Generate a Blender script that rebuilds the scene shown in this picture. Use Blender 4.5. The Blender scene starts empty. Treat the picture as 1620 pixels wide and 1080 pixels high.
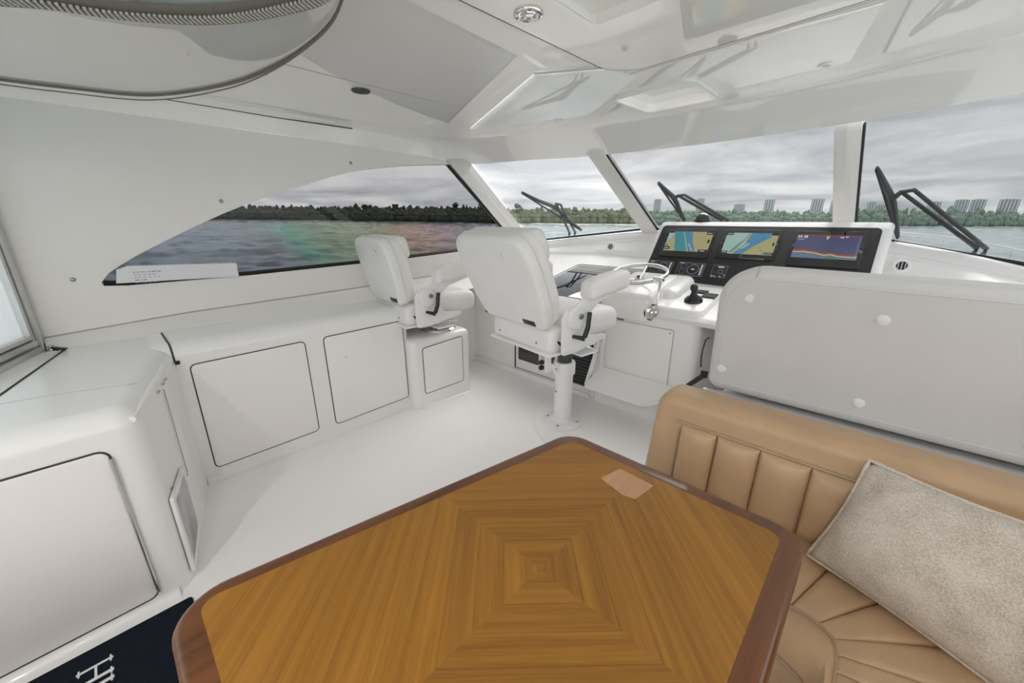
import bpy, bmesh, math, random
from mathutils import Vector, Matrix, noise
from mathutils.geometry import tessellate_polygon
C = bpy.context.scene.collection
SC = bpy.context.scene
PI = math.pi
rnd = random.Random(7)

# ------------------------------------------------------------------ camera
CAMZ = 1.45
cam_d = bpy.data.cameras.new('camera'); cam = bpy.data.objects.new('camera', cam_d); C.objects.link(cam)
cam_d.sensor_width = 36.0; cam_d.lens = 36.0 * 615.0 / 1620.0
cam_d.clip_start = 0.02; cam_d.clip_end = 20000
cam.location = (0, 0, CAMZ)
cam.rotation_euler = (PI / 2 - math.atan(191 / 615), 0, math.radians(43.75))
SC.camera = cam
# ------------------------------------------------------------------ view
SC.view_settings.view_transform = 'Standard'
SC.view_settings.look = 'None'
SC.view_settings.gamma = 1.0
SC.view_settings.use_curve_mapping = False
SC.view_settings.exposure = 1.44
try:
    SC.cycles.use_denoising = True
    SC.cycles.max_bounces = 14
    SC.cycles.diffuse_bounces = 7
    SC.cycles.glossy_bounces = 5
    SC.cycles.transparent_max_bounces = 16
    SC.cycles.transmission_bounces = 8
    SC.cycles.caustics_reflective = False
    SC.cycles.caustics_refractive = False
    SC.cycles.sample_clamp_indirect = 6.0
except Exception:
    pass
# ------------------------------------------------------------------ world : overcast sky
W = bpy.data.worlds.new('overcast'); SC.world = W; W.use_nodes = True
SKY_STRENGTH = 1.0
def build_world():
    nt = W.node_tree; nt.nodes.clear(); N = nt.nodes.new; L = nt.links.new
    out = N('ShaderNodeOutputWorld'); bg = N('ShaderNodeBackground'); L(bg.outputs[0], out.inputs[0])
    bg.inputs[1].default_value = SKY_STRENGTH
    tc = N('ShaderNodeTexCoord'); sep = N('ShaderNodeSeparateXYZ'); L(tc.outputs['Generated'], sep.inputs[0])
    def M(op, a, b=None):
        m = N('ShaderNodeMath'); m.operation = op
        for k, v in enumerate((a, b)):
            if v is None: continue
            if isinstance(v, (int, float)): m.inputs[k].default_value = v
            else: L(v, m.inputs[k])
        return m.outputs[0]
    zz = M('ADD', M('MAXIMUM', sep.outputs[2], 0.0), 0.09)
    cx = M('DIVIDE', sep.outputs[0], zz); cy = M('DIVIDE', sep.outputs[1], zz)
    comb = N('ShaderNodeCombineXYZ'); L(cx, comb.inputs[0]); L(cy, comb.inputs[1])
    n1 = N('ShaderNodeTexNoise'); n1.inputs['Scale'].default_value = 0.62; n1.inputs['Detail'].default_value = 9
    n1.inputs['Roughness'].default_value = 0.56; n1.inputs['Distortion'].default_value = 0.5
    L(comb.outputs[0], n1.inputs['Vector'])
    n2 = N('ShaderNodeTexNoise'); n2.inputs['Scale'].default_value = 0.2; n2.inputs['Detail'].default_value = 3
    L(comb.outputs[0], n2.inputs['Vector'])
    v = M('ADD', M('MULTIPLY', n1.outputs[0], 0.72), M('MULTIPLY', n2.outputs[0], 0.28))
    r = N('ShaderNodeValToRGB'); L(v, r.inputs[0])
    e = r.color_ramp.elements
    e[0].position = 0.385; e[0].color = (0.47, 0.495, 0.53, 1)
    e[1].position = 0.615; e[1].color = (1.0, 1.0, 1.0, 1)
    e2 = e.new(0.49); e2.color = (0.70, 0.72, 0.745, 1)
    L(r.outputs[0], bg.inputs[0])
build_world()
# ------------------------------------------------------------------ soft daylight through the cloud
sd = bpy.data.lights.new('sun', 'SUN'); sun = bpy.data.objects.new('sun', sd); C.objects.link(sun)
sd.energy = 2.7; sd.angle = math.radians(50); sd.color = (1.0, 0.965, 0.92)
sun.rotation_euler = Vector((.05, -.62, -.78)).to_track_quat('-Z', 'Y').to_euler()   # from high over the bow

# ================================================================== materials
MATS = {}
def mat(name, col=(0.8, 0.8, 0.8), rough=0.4, metal=0.0, coat=0.0, bump=0.0, bscale=200.0, var=0.0, vscale=6.0, spec=0.5, coat_rough=0.03, sheen=0.0, emit=None, estr=0.0):
    m = bpy.data.materials.new(name); m.use_nodes = True; MATS[name] = m
    nt = m.node_tree; b = nt.nodes['Principled BSDF']; N = nt.nodes.new; L = nt.links.new
    b.inputs['Base Color'].default_value = (*col, 1); b.inputs['Roughness'].default_value = rough
    b.inputs['Metallic'].default_value = metal; b.inputs['Coat Weight'].default_value = coat
    b.inputs['Coat Roughness'].default_value = coat_rough
    b.inputs['Specular IOR Level'].default_value = spec; b.inputs['Sheen Weight'].default_value = sheen
    if emit: b.inputs['Emission Color'].default_value = (*emit, 1); b.inputs['Emission Strength'].default_value = estr
    tc = N('ShaderNodeTexCoord')
    if var:
        n = N('ShaderNodeTexNoise'); n.inputs['Scale'].default_value = vscale; n.inputs['Detail'].default_value = 5
        L(tc.outputs['Object'], n.inputs['Vector'])
        r = N('ShaderNodeValToRGB'); L(n.outputs[0], r.inputs[0])
        r.color_ramp.elements[0].position = 0.3; r.color_ramp.elements[1].position = 0.7
        r.color_ramp.elements[0].color = (*[c * (1 - var) for c in col], 1)
        r.color_ramp.elements[1].color = (*[min(1, c * (1 + var)) for c in col], 1)
        L(r.outputs[0], b.inputs['Base Color'])
    if bump:
        n = N('ShaderNodeTexNoise'); n.inputs['Scale'].default_value = bscale; n.inputs['Detail'].default_value = 3
        L(tc.outputs['Object'], n.inputs['Vector'])
        bp = N('ShaderNodeBump'); bp.inputs['Strength'].default_value = bump; bp.inputs['Distance'].default_value = 0.002
        L(n.outputs[0], bp.inputs['Height']); L(bp.outputs[0], b.inputs['Normal'])
    return m
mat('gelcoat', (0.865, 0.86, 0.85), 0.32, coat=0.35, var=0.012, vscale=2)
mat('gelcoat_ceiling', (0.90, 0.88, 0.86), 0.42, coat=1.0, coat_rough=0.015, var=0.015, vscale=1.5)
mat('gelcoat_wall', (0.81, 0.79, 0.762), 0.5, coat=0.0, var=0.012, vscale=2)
mat('floor_nonskid', (0.92, 0.905, 0.895), 0.5, coat=0.1, bump=0.12, bscale=380, var=0.02, vscale=1.6)
mat('door_white', (0.88, 0.86, 0.85), 0.34, coat=0.3, var=0.012, vscale=2)
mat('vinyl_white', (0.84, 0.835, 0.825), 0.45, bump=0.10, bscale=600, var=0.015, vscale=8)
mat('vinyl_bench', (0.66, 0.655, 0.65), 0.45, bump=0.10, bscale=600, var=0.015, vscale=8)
mat('vinyl_piping', (0.72, 0.70, 0.67), 0.45)
mat('white_metal', (0.85, 0.85, 0.85), 0.3, coat=0.3)
mat('leather_beige', (0.51, 0.338, 0.197), 0.42, bump=0.14, bscale=420, var=0.06, vscale=9)
mat('leather_piping', (0.40, 0.285, 0.18), 0.45)
mat('rubber_black', (0.012, 0.012, 0.012), 0.5)
mat('seam_dark', (0.05, 0.05, 0.045), 0.7)
mat('seam_grey', (0.42, 0.41, 0.39), 0.6)
mat('plastic_black', (0.012, 0.012, 0.013), 0.32, var=0.2, vscale=40)
mat('panel_black', (0.013, 0.013, 0.014), 0.45, var=0.15, vscale=120, bump=0.05, bscale=800)
mat('gloss_black', (0.006, 0.006, 0.007), 0.04, coat=1.0, coat_rough=0.01)
mat('dark_grey', (0.06, 0.06, 0.062), 0.4)
mat('mid_grey', (0.30, 0.30, 0.30), 0.4)
mat('grey_plastic', (0.60, 0.60, 0.59), 0.4)
mat('chrome', (0.82, 0.82, 0.82), 0.08, metal=1.0)
mat('steel', (0.62, 0.62, 0.61), 0.25, metal=1.0)
mat('aluminium', (0.62, 0.63, 0.62), 0.34, metal=0.65)
mat('bolt', (0.35, 0.35, 0.34), 0.3, metal=1.0)
mat('rail_white', (0.78, 0.79, 0.80), 0.3)
mat('letter_white', (0.75, 0.77, 0.78), 0.6)
mat('letter_grey', (0.24, 0.24, 0.25), 0.6)
mat('paper', (0.74, 0.75, 0.77), 0.5)
mat('sand', (0.50, 0.45, 0.36), 0.9, var=0.1, vscale=0.2)
mat('wiper', (0.13, 0.15, 0.15), 0.45)
mat('tower_wall', (0.66, 0.69, 0.71), 0.8)
mat('tower_dark', (0.36, 0.39, 0.42), 0.7)
mat('trunk', (0.10, 0.08, 0.06), 0.9)
mat('screen_white', (0.7, 0.7, 0.7), 0.4, emit=(0.8, 0.82, 0.8), estr=0.5)
mat('screen_cyan', (0.1, 0.4, 0.45), 0.4, emit=(0.1, 0.42, 0.5), estr=0.5)
mat('fill_lamp_lens', (0.8, 0.8, 0.78), 0.3, emit=(1, 0.97, 0.92), estr=0.9)  # glowing lens of the added aft fill lamps
mat('lamp_bar', (0.8, 0.8, 0.78), 0.3, emit=(1, 0.95, 0.9), estr=2.2)
mat('lens_grey', (0.45, 0.45, 0.44), 0.25, coat=0.5)
mat('mat_navy', (0.010, 0.014, 0.022), 0.95, bump=0.9, bscale=260, var=0.35, vscale=160, spec=0.1)

MATS['gelcoat_ceiling'].node_tree.nodes['Principled BSDF'].inputs['Coat IOR'].default_value = 1.85
def nodes_of(name):
    m = MATS[name]; return m, m.node_tree, m.node_tree.nodes['Principled BSDF']
def mk_pillow():
    m = mat('pillow_cloth', (0.60, 0.545, 0.47), 0.9, spec=0.15, sheen=0.15)
    _, nt, b = nodes_of('pillow_cloth'); N = nt.nodes.new; L = nt.links.new
    tc = N('ShaderNodeTexCoord'); n = N('ShaderNodeTexNoise'); n.inputs['Scale'].default_value = 260; n.inputs['Detail'].default_value = 4
    L(tc.outputs['Object'], n.inputs['Vector'])
    n2 = N('ShaderNodeTexNoise'); n2.inputs['Scale'].default_value = 14; n2.inputs['Detail'].default_value = 4; L(tc.outputs['Object'], n2.inputs['Vector'])
    mx = N('ShaderNodeMix'); mx.data_type = 'FLOAT'; mx.inputs[0].default_value = 0.4
    L(n.outputs[0], mx.inputs[2]); L(n2.outputs[0], mx.inputs[3])
    r = N('ShaderNodeValToRGB'); L(mx.outputs[0], r.inputs[0])
    r.color_ramp.elements[0].position = 0.35; r.color_ramp.elements[0].color = (0.40, 0.345, 0.28, 1)
    r.color_ramp.elements[1].position = 0.6; r.color_ramp.elements[1].color = (0.66, 0.60, 0.52, 1)
    L(r.outputs[0], b.inputs['Base Color'])
    bp = N('ShaderNodeBump'); bp.inputs['Strength'].default_value = 0.5; bp.inputs['Distance'].default_value = 0.002
    L(n.outputs[0], bp.inputs['Height']); L(bp.outputs[0], b.inputs['Normal'])
mk_pillow()
def wood(name, c0, c1, diamond, rough=0.22, coat=0.6):
    m = mat(name, c0, rough, coat=coat, coat_rough=0.06)
    _, nt, b = nodes_of(name); N = nt.nodes.new; L = nt.links.new
    tc = N('ShaderNodeTexCoord'); sep = N('ShaderNodeSeparateXYZ'); L(tc.outputs['Object'], sep.inputs[0])
    def M(op, a, b2=None):
        q = N('ShaderNodeMath'); q.operation = op
        for k, v in enumerate((a, b2)):
            if v is None: continue
            if isinstance(v, (int, float)): q.inputs[k].default_value = v
            else: L(v, q.inputs[k])
        return q.outputs[0]
    if diamond:
        ax = M('ABSOLUTE', sep.outputs[0]); ay = M('ABSOLUTE', sep.outputs[1])
        d = M('ADD', ax, ay); t = M('SUBTRACT', ax, ay)
        q = M('ADD', M('MULTIPLY', M('SIGN', sep.outputs[0]), 3.1), M('MULTIPLY', M('SIGN', sep.outputs[1]), 1.7))
    else:
        d = sep.outputs[0]; t = sep.outputs[1]; q = 0.0
    def nz(fd, ft, sc, det):
        cb = N('ShaderNodeCombineXYZ'); L(M('MULTIPLY', d, fd), cb.inputs[0]); L(M('MULTIPLY', t, ft), cb.inputs[1])
        if isinstance(q, float): cb.inputs[2].default_value = q
        else: L(q, cb.inputs[2])
        n = N('ShaderNodeTexNoise'); n.inputs['Scale'].default_value = sc; n.inputs['Detail'].default_value = det
        n.inputs['Distortion'].default_value = 0.15
        L(cb.outputs[0], n.inputs['Vector']); return n.outputs[0]
    a = nz(42.0, 0.7, 1.0, 4); f = nz(260.0, 6.0, 1.0, 3); g = nz(9.0, 0.6, 1.0, 2)
    v = M('ADD', M('ADD', M('MULTIPLY', a, 0.45), M('MULTIPLY', f, 0.25)), M('MULTIPLY', g, 0.3))
    if diamond:  # thin dark glue lines round the centre squares
        ln = None
        for rr in (0.045, 0.118, 0.20, 0.285):
            w_ = M('LESS_THAN', M('ABSOLUTE', M('SUBTRACT', d, rr)), 0.0022)
            ln = w_ if ln is None else M('ADD', ln, w_)
        v = M('SUBTRACT', v, M('MULTIPLY', ln, 0.10))
    r = N('ShaderNodeValToRGB'); L(v, r.inputs[0])
    r.color_ramp.elements[0].position = 0.36; r.color_ramp.elements[0].color = (*c0, 1)
    r.color_ramp.elements[1].position = 0.62; r.color_ramp.elements[1].color = (*c1, 1)
    L(r.outputs[0], b.inputs['Base Color'])
wood('veneer', (0.205, 0.083, 0.006), (0.375, 0.165, 0.016), True, 0.42, 0.12)
wood('walnut', (0.070, 0.021, 0.004), (0.175, 0.060, 0.013), False, 0.3, 0.35)
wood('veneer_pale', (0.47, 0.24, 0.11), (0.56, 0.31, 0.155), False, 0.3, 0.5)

def glass(name, tint, ior=1.45, rainbow=False):
    m = bpy.data.materials.new(name); m.use_nodes = True; MATS[name] = m
    nt = m.node_tree; nt.nodes.clear(); N = nt.nodes.new; L = nt.links.new
    out = N('ShaderNodeOutputMaterial'); mx = N('ShaderNodeMixShader'); L(mx.outputs[0], out.inputs[0])
    tr = N('ShaderNodeBsdfTransparent'); tr.inputs[0].default_value = (*tint, 1)
    gl = N('ShaderNodeBsdfGlossy'); gl.inputs['Roughness'].default_value = 0.0
    ge = N('ShaderNodeNewGeometry'); dt = N('ShaderNodeVectorMath'); dt.operation = 'DOT_PRODUCT'
    L(ge.outputs['Normal'], dt.inputs[0]); L(ge.outputs['Incoming'], dt.inputs[1])
    def F(op, a, b=None):
        q = N('ShaderNodeMath'); q.operation = op; q.use_clamp = op == 'SUBTRACT'
        for k, v in enumerate((a, b)):
            if v is None: continue
            if isinstance(v, (int, float)): q.inputs[k].default_value = v
            else: L(v, q.inputs[k])
        return q.outputs[0]
    f0 = ((ior - 1) / (ior + 1)) ** 2
    fr = F('ADD', f0, F('MULTIPLY', F('POWER', F('SUBTRACT', 1.0, F('ABSOLUTE', dt.outputs['Value'])), 5.0), 1 - f0))
    L(fr, mx.inputs[0]); L(tr.outputs[0], mx.inputs[1]); L(gl.outputs[0], mx.inputs[2])
    if rainbow:   # stress colours in the tempered pane, strongest in its lower half
        tc = N('ShaderNodeTexCoord'); sep = N('ShaderNodeSeparateXYZ'); L(tc.outputs['Object'], sep.inputs[0])
        def M(op, a, b=None):
            q = N('ShaderNodeMath'); q.operation = op; q.use_clamp = False
            for k, v in enumerate((a, b)):
                if v is None: continue
                if isinstance(v, (int, float)): q.inputs[k].default_value = v
                else: L(v, q.inputs[k])
            return q.outputs[0]
        n = N('ShaderNodeTexNoise'); n.inputs['Scale'].default_value = 3.0; n.inputs['Detail'].default_value = 2; L(tc.outputs['Object'], n.inputs['Vector'])
        y = M('ADD', M('ADD', sep.outputs[1], 1.5), M('ADD', M('MULTIPLY', M('SUBTRACT', n.outputs[0], 0.5), 0.25), M('MULTIPLY', M('SUBTRACT', sep.outputs[2], 0.15), 0.8)))
        r = N('ShaderNodeValToRGB'); L(M('DIVIDE', y, 3.0), r.inputs[0])
        e = r.color_ramp.elements
        e[0].position = 0.22; e[0].color = (tint[0] * 0.95, tint[1], tint[2] * 1.05, 1)
        e[1].position = 0.99; e[1].color = (tint[0], tint[1] * 1.02, tint[2] * 1.05, 1)
        for p_, c_ in ((0.30, (0.98, 1.01, 1.03)), (0.345, (0.84, 1.13, 1.01)), (0.42, (0.97, 1.07, 0.91)), (0.56, (1.03, 1.05, 0.89)), (0.69, (1.17, 0.99, 0.89)), (0.80, (1.09, 0.97, 1.01))):
            x = e.new(p_); x.color = (*[min(1.0, tint[i] * c_[i]) for i in range(3)], 1)
        k = N('ShaderNodeMapRange'); k.inputs['From Min'].default_value = .36; k.inputs['From Max'].default_value = .30
        L(sep.outputs[2], k.inputs['Value'])
        mc = N('ShaderNodeMix'); mc.data_type = 'RGBA'; L(k.outputs[0], mc.inputs[0])
        mc.inputs[6].default_value = (*tint, 1); L(r.outputs[0], mc.inputs[7]); L(mc.outputs[2], tr.inputs[0])
    return m
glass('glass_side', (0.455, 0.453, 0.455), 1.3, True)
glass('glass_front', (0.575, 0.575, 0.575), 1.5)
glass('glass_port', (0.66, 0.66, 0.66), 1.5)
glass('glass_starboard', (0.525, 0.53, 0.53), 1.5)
glass('glass_clear', (0.99, 0.99, 0.99), 1.4)
def vinyl_clear():
    m = bpy.data.materials.new('curtain_vinyl'); m.use_nodes = True; MATS['curtain_vinyl'] = m
    nt = m.node_tree; nt.nodes.clear(); N = nt.nodes.new; L = nt.links.new
    out = N('ShaderNodeOutputMaterial'); a = N('ShaderNodeAddShader'); mx = N('ShaderNodeMixShader')
    t = N('ShaderNodeBsdfTranslucent'); t.inputs[0].default_value = (0.90, 0.91, 0.91, 1)
    tr = N('ShaderNodeBsdfTransparent'); tr.inputs[0].default_value = (0.95, 0.97, 0.98, 1)
    mx.inputs[0].default_value = 0.45; L(t.outputs[0], mx.inputs[1]); L(tr.outputs[0], mx.inputs[2]); L(mx.outputs[0], out.inputs[0])
vinyl_clear()
mat('rolled_vinyl', (0.62, 0.615, 0.595), 0.35, coat=1.0, coat_rough=0.03)
MATS['rolled_vinyl'].node_tree.nodes['Principled BSDF'].inputs['Coat IOR'].default_value = 1.9
mat('zip_tape', (0.16, 0.145, 0.125), 0.7)
mat('zip_tooth', (0.42, 0.41, 0.38), 0.4)
def water():
    m = mat('sea_water', (0.028, 0.042, 0.050), 0.10, spec=0.5)
    _, nt, b = nodes_of('sea_water'); N = nt.nodes.new; L = nt.links.new
    b.inputs['IOR'].default_value = 1.33
    tc = N('ShaderNodeTexCoord'); mp = N('ShaderNodeMapping'); L(tc.outputs['Object'], mp.inputs[0])
    mp.inputs['Scale'].default_value = (0.55, 1.25, 1.0)
    h = None
    for sc, w in ((0.6, 1.3), (2.0, 0.6), (5.0, 0.25)):
        n = N('ShaderNodeTexNoise'); n.inputs['Scale'].default_value = sc; n.inputs['Detail'].default_value = 5; n.inputs['Distortion'].default_value = 0.6
        L(mp.outputs[0], n.inputs['Vector'])
        q = N('ShaderNodeMath'); q.operation = 'MULTIPLY'; q.inputs[1].default_value = w; L(n.outputs[0], q.inputs[0])
        if h is None: h = q.outputs[0]
        else:
            s = N('ShaderNodeMath'); s.operation = 'ADD'; L(h, s.inputs[0]); L(q.outputs[0], s.inputs[1]); h = s.outputs[0]
    bp = N('ShaderNodeBump'); bp.inputs['Strength'].default_value = 1.0; bp.inputs['Distance'].default_value = 0.10
    L(h, bp.inputs['Height']); L(bp.outputs[0], b.inputs['Normal'])
    # paler water ahead of the bow: bright sky reflection put into the base colour
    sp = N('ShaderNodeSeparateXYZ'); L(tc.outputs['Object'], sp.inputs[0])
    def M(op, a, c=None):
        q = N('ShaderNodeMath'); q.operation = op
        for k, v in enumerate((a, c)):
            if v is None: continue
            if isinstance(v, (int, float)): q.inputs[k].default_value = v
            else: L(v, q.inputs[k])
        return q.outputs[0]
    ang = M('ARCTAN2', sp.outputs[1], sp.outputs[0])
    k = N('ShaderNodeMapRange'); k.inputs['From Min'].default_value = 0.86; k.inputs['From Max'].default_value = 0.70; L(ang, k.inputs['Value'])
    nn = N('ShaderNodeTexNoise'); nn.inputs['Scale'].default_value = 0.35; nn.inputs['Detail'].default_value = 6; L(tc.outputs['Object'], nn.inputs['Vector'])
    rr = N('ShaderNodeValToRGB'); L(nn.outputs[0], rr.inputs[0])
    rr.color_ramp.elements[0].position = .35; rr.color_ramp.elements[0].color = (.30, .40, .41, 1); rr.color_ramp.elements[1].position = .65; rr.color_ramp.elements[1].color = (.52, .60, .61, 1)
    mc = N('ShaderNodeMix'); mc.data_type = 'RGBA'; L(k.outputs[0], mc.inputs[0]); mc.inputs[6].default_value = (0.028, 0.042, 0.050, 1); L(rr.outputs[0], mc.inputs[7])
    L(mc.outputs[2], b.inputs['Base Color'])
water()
def foliage(name, c0, c1):
    m = mat(name, c0, 0.9, spec=0.1)
    _, nt, b = nodes_of(name); N = nt.nodes.new; L = nt.links.new
    tc = N('ShaderNodeTexCoord'); n = N('ShaderNodeTexNoise'); n.inputs['Scale'].default_value = 0.55; n.inputs['Detail'].default_value = 8; n.inputs['Roughness'].default_value = 0.75
    L(tc.outputs['Object'], n.inputs['Vector']); r = N('ShaderNodeValToRGB'); L(n.outputs[0], r.inputs[0])
    r.color_ramp.elements[0].position = 0.35; r.color_ramp.elements[0].color = (*c0, 1)
    r.color_ramp.elements[1].position = 0.68; r.color_ramp.elements[1].color = (*c1, 1); L(r.outputs[0], b.inputs['Base Color'])
foliage('foliage_dark', (0.022, 0.030, 0.020), (0.085, 0.10, 0.062))
foliage('foliage_green', (0.075, 0.095, 0.055), (0.24, 0.28, 0.17))
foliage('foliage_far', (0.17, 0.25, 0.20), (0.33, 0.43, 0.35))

# ================================================================== helpers
def thing(name, label, cat, loc=(0, 0, 0), rotz=0.0, group=None):
    o = bpy.data.objects.new(name, None); C.objects.link(o)
    o.empty_display_size = 0.1
    o.location = loc; o.rotation_euler = (0, 0, rotz); o['label'] = label; o['category'] = cat
    if group: o['group'] = group
    return o
def tag(o, label, cat, group=None, kind=None):
    o['label'] = label; o['category'] = cat
    if group: o['group'] = group
    if kind: o['kind'] = kind
    return o
def world_m(o):
    m = o.matrix_basis.copy()
    p = o.parent
    while p: m = p.matrix_basis @ m; p = p.parent
    return m
def obj(name, bm, material, parent=None, local=False, smooth=True, angle=40, kind=None):
    if parent is not None and not local:
        bm.transform(world_m(parent).inverted())
    me = bpy.data.meshes.new(name); bmesh.ops.recalc_face_normals(bm, faces=bm.faces)
    bm.to_mesh(me); bm.free()
    ms = material if isinstance(material, (list, tuple)) else [material]
    for q in ms: me.materials.append(MATS[q])
    if smooth:
        me.polygons.foreach_set('use_smooth', [True] * len(me.polygons))
        try: me.set_sharp_from_angle(angle=math.radians(angle))
        except Exception: pass
    o = bpy.data.objects.new(name, me); C.objects.link(o)
    if parent is not None: o.parent = parent
    if kind: o['kind'] = kind
    return o
def struct(name, bm, m, parent=None, **k):
    o = obj(name, bm, m, parent, **k)
    if parent is None: o['kind'] = 'structure'
    return o
def frame(o, u, v=None, n=None):
    """Matrix whose columns are u, v, n and origin o."""
    u = Vector(u).normalized()
    if n is None: n = u.cross(Vector(v)).normalized()
    else: n = Vector(n).normalized()
    v = n.cross(u).normalized()
    m = Matrix((( u.x, v.x, n.x, o[0]), (u.y, v.y, n.y, o[1]), (u.z, v.z, n.z, o[2]), (0, 0, 0, 1)))
    return m
I4 = Matrix.Identity(4)
def add_box(bm, c, s, M=I4, bev=0.0, seg=2):
    r = bmesh.ops.create_cube(bm, size=1.0); vs = r['verts']
    for v in vs: v.co = Vector((v.co.x * s[0] + c[0], v.co.y * s[1] + c[1], v.co.z * s[2] + c[2]))
    if bev > 0:
        es = list({e for v in vs for e in v.link_edges})
        rr = bmesh.ops.bevel(bm, geom=es, offset=min(bev, 0.49 * min(s)), segments=seg, profile=0.5, affect='EDGES')
        vs = list({v for f in rr['faces'] for v in f.verts} | {v for v in vs if v.is_valid})
    for v in vs: v.co = M @ v.co
    return bm
def box(c, s, M=I4, bev=0.0, seg=2): return add_box(bmesh.new(), c, s, M, bev, seg)
def span(a, b, bev=0.0, seg=2, M=I4):
    return box([(a[i] + b[i]) / 2 for i in range(3)], [abs(b[i] - a[i]) for i in range(3)], M, bev, seg)
def add_span(bm, a, b, bev=0.0, seg=2, M=I4):
    return add_box(bm, [(a[i] + b[i]) / 2 for i in range(3)], [abs(b[i] - a[i]) for i in range(3)], M, bev, seg)
def add_tube(bm, pts, r, n=10, closed=False, cap=True, flat=1.0):
    pts = [Vector(p) for p in pts]; k = len(pts); rings = []
    up = None
    for i, p in enumerate(pts):
        if closed: t = pts[(i + 1) % k] - pts[i - 1]
        else: t = pts[min(i + 1, k - 1)] - pts[max(i - 1, 0)]
        t.normalize()
        if up is None:
            up = Vector((0, 0, 1)) if abs(t.z) < 0.9 else Vector((1, 0, 0))
        a = t.cross(up)
        if a.length < 1e-5: a = t.cross(Vector((0, 1, 0)))
        a.normalize(); b = a.cross(t).normalized(); up = b
        rr = r[i] if isinstance(r, (list, tuple)) else r
        rings.append([bm.verts.new(p + a * math.cos(2 * PI * j / n) * rr + b * math.sin(2 * PI * j / n) * rr * flat) for j in range(n)])
    for i in range(k if closed else k - 1):
        A, B = rings[i], rings[(i + 1) % k]
        for j in range(n): bm.faces.new((A[j], A[(j + 1) % n], B[(j + 1) % n], B[j]))
    if cap and not closed:
        bm.faces.new(rings[0][::-1]); bm.faces.new(rings[-1])
    return bm
def tube(pts, r, n=10, **k): return add_tube(bmesh.new(), pts, r, n, **k)
def smooth_path(pts, sub=6, closed=False):
    P = [Vector(p) for p in pts]; n = len(P); out = []
    rng = range(n) if closed else range(n - 1)
    for i in rng:
        g = lambda j: P[j % n] if closed else P[max(0, min(n - 1, j))]
        p0, p1, p2, p3 = g(i - 1), g(i), g(i + 1), g(i + 2)
        for s in range(sub):
            t = s / sub
            out.append(0.5 * ((2 * p1) + (p2 - p0) * t + (2 * p0 - 5 * p1 + 4 * p2 - p3) * t * t + (3 * p1 - p0 - 3 * p2 + p3) * t ** 3))
    if not closed: out.append(P[-1])
    return out
def add_lathe(bm, prof, n=24, M=I4):
    rings = []
    for r, z in prof:
        if r < 1e-6: rings.append([bm.verts.new(M @ Vector((0, 0, z)))])
        else: rings.append([bm.verts.new(M @ Vector((r * math.cos(2 * PI * j / n), r * math.sin(2 * PI * j / n), z))) for j in range(n)])
    for A, B in zip(rings, rings[1:]):
        for j in range(n):
            a, b = A[j % len(A)], A[(j + 1) % len(A)]; c, d = B[(j + 1) % len(B)], B[j % len(B)]
            q = []
            for v in (a, b, c, d):
                if v not in q: q.append(v)
            if len(q) >= 3: bm.faces.new(q)
    if len(rings[0]) > 1: bm.faces.new(rings[0][::-1])
    if len(rings[-1]) > 1: bm.faces.new(rings[-1])
    return bm
def lathe(prof, n=24, M=I4): return add_lathe(bmesh.new(), prof, n, M)
def axis_m(p, d):
    d = Vector(d).normalized()
    u = Vector((1, 0, 0)) if abs(d.x) < 0.9 else Vector((0, 1, 0))
    u = (u - d * u.dot(d)).normalized()
    return frame(p, u, n=d)
def rpoly(pts, r, seg=5):
    """2-D polygon with rounded corners; r a number or one per corner."""
    out = []; n = len(pts)
    for i in range(n):
        p = Vector(pts[i][:2]); a = Vector(pts[i - 1][:2]) - p; b = Vector(pts[(i + 1) % n][:2]) - p
        rr = r[i] if isinstance(r, (list, tuple)) else r
        if rr <= 1e-6: out.append((p.x, p.y)); continue
        la, lb = a.length, b.length; a.normalize(); b.normalize()
        ang = math.acos(max(-1, min(1, a.dot(b))))
        t = min(rr / math.tan(ang / 2), 0.48 * la, 0.48 * lb); rr = t * math.tan(ang / 2)
        c = p + (a + b).normalized() * (rr / math.sin(ang / 2))
        s = p + a * t - c; e = p + b * t - c
        a0 = math.atan2(s.y, s.x); a1 = math.atan2(e.y, e.x); d = (a1 - a0 + PI) % (2 * PI) - PI
        for k in range(seg + 1):
            q = a0 + d * k / seg; out.append((c.x + rr * math.cos(q), c.y + rr * math.sin(q)))
    return out
def area2(P): return sum(P[i - 1][0] * P[i][1] - P[i][0] * P[i - 1][1] for i in range(len(P))) / 2
def inset2(P, d):
    n = len(P); out = []; s = 1 if area2(P) > 0 else -1
    for i in range(n):
        a = Vector(P[i]) - Vector(P[i - 1]); b = Vector(P[(i + 1) % n]) - Vector(P[i])
        if a.length < 1e-9: a = b
        if b.length < 1e-9: b = a
        na = Vector((-a.y, a.x)).normalized() * s; nb = Vector((-b.y, b.x)).normalized() * s
        m = na + nb
        if m.length < 1e-6: m = na
        m.normalize(); k = d / max(0.4, m.dot(na))
        q = Vector(P[i]) + m * k; out.append((q.x, q.y))
    return out
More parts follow.
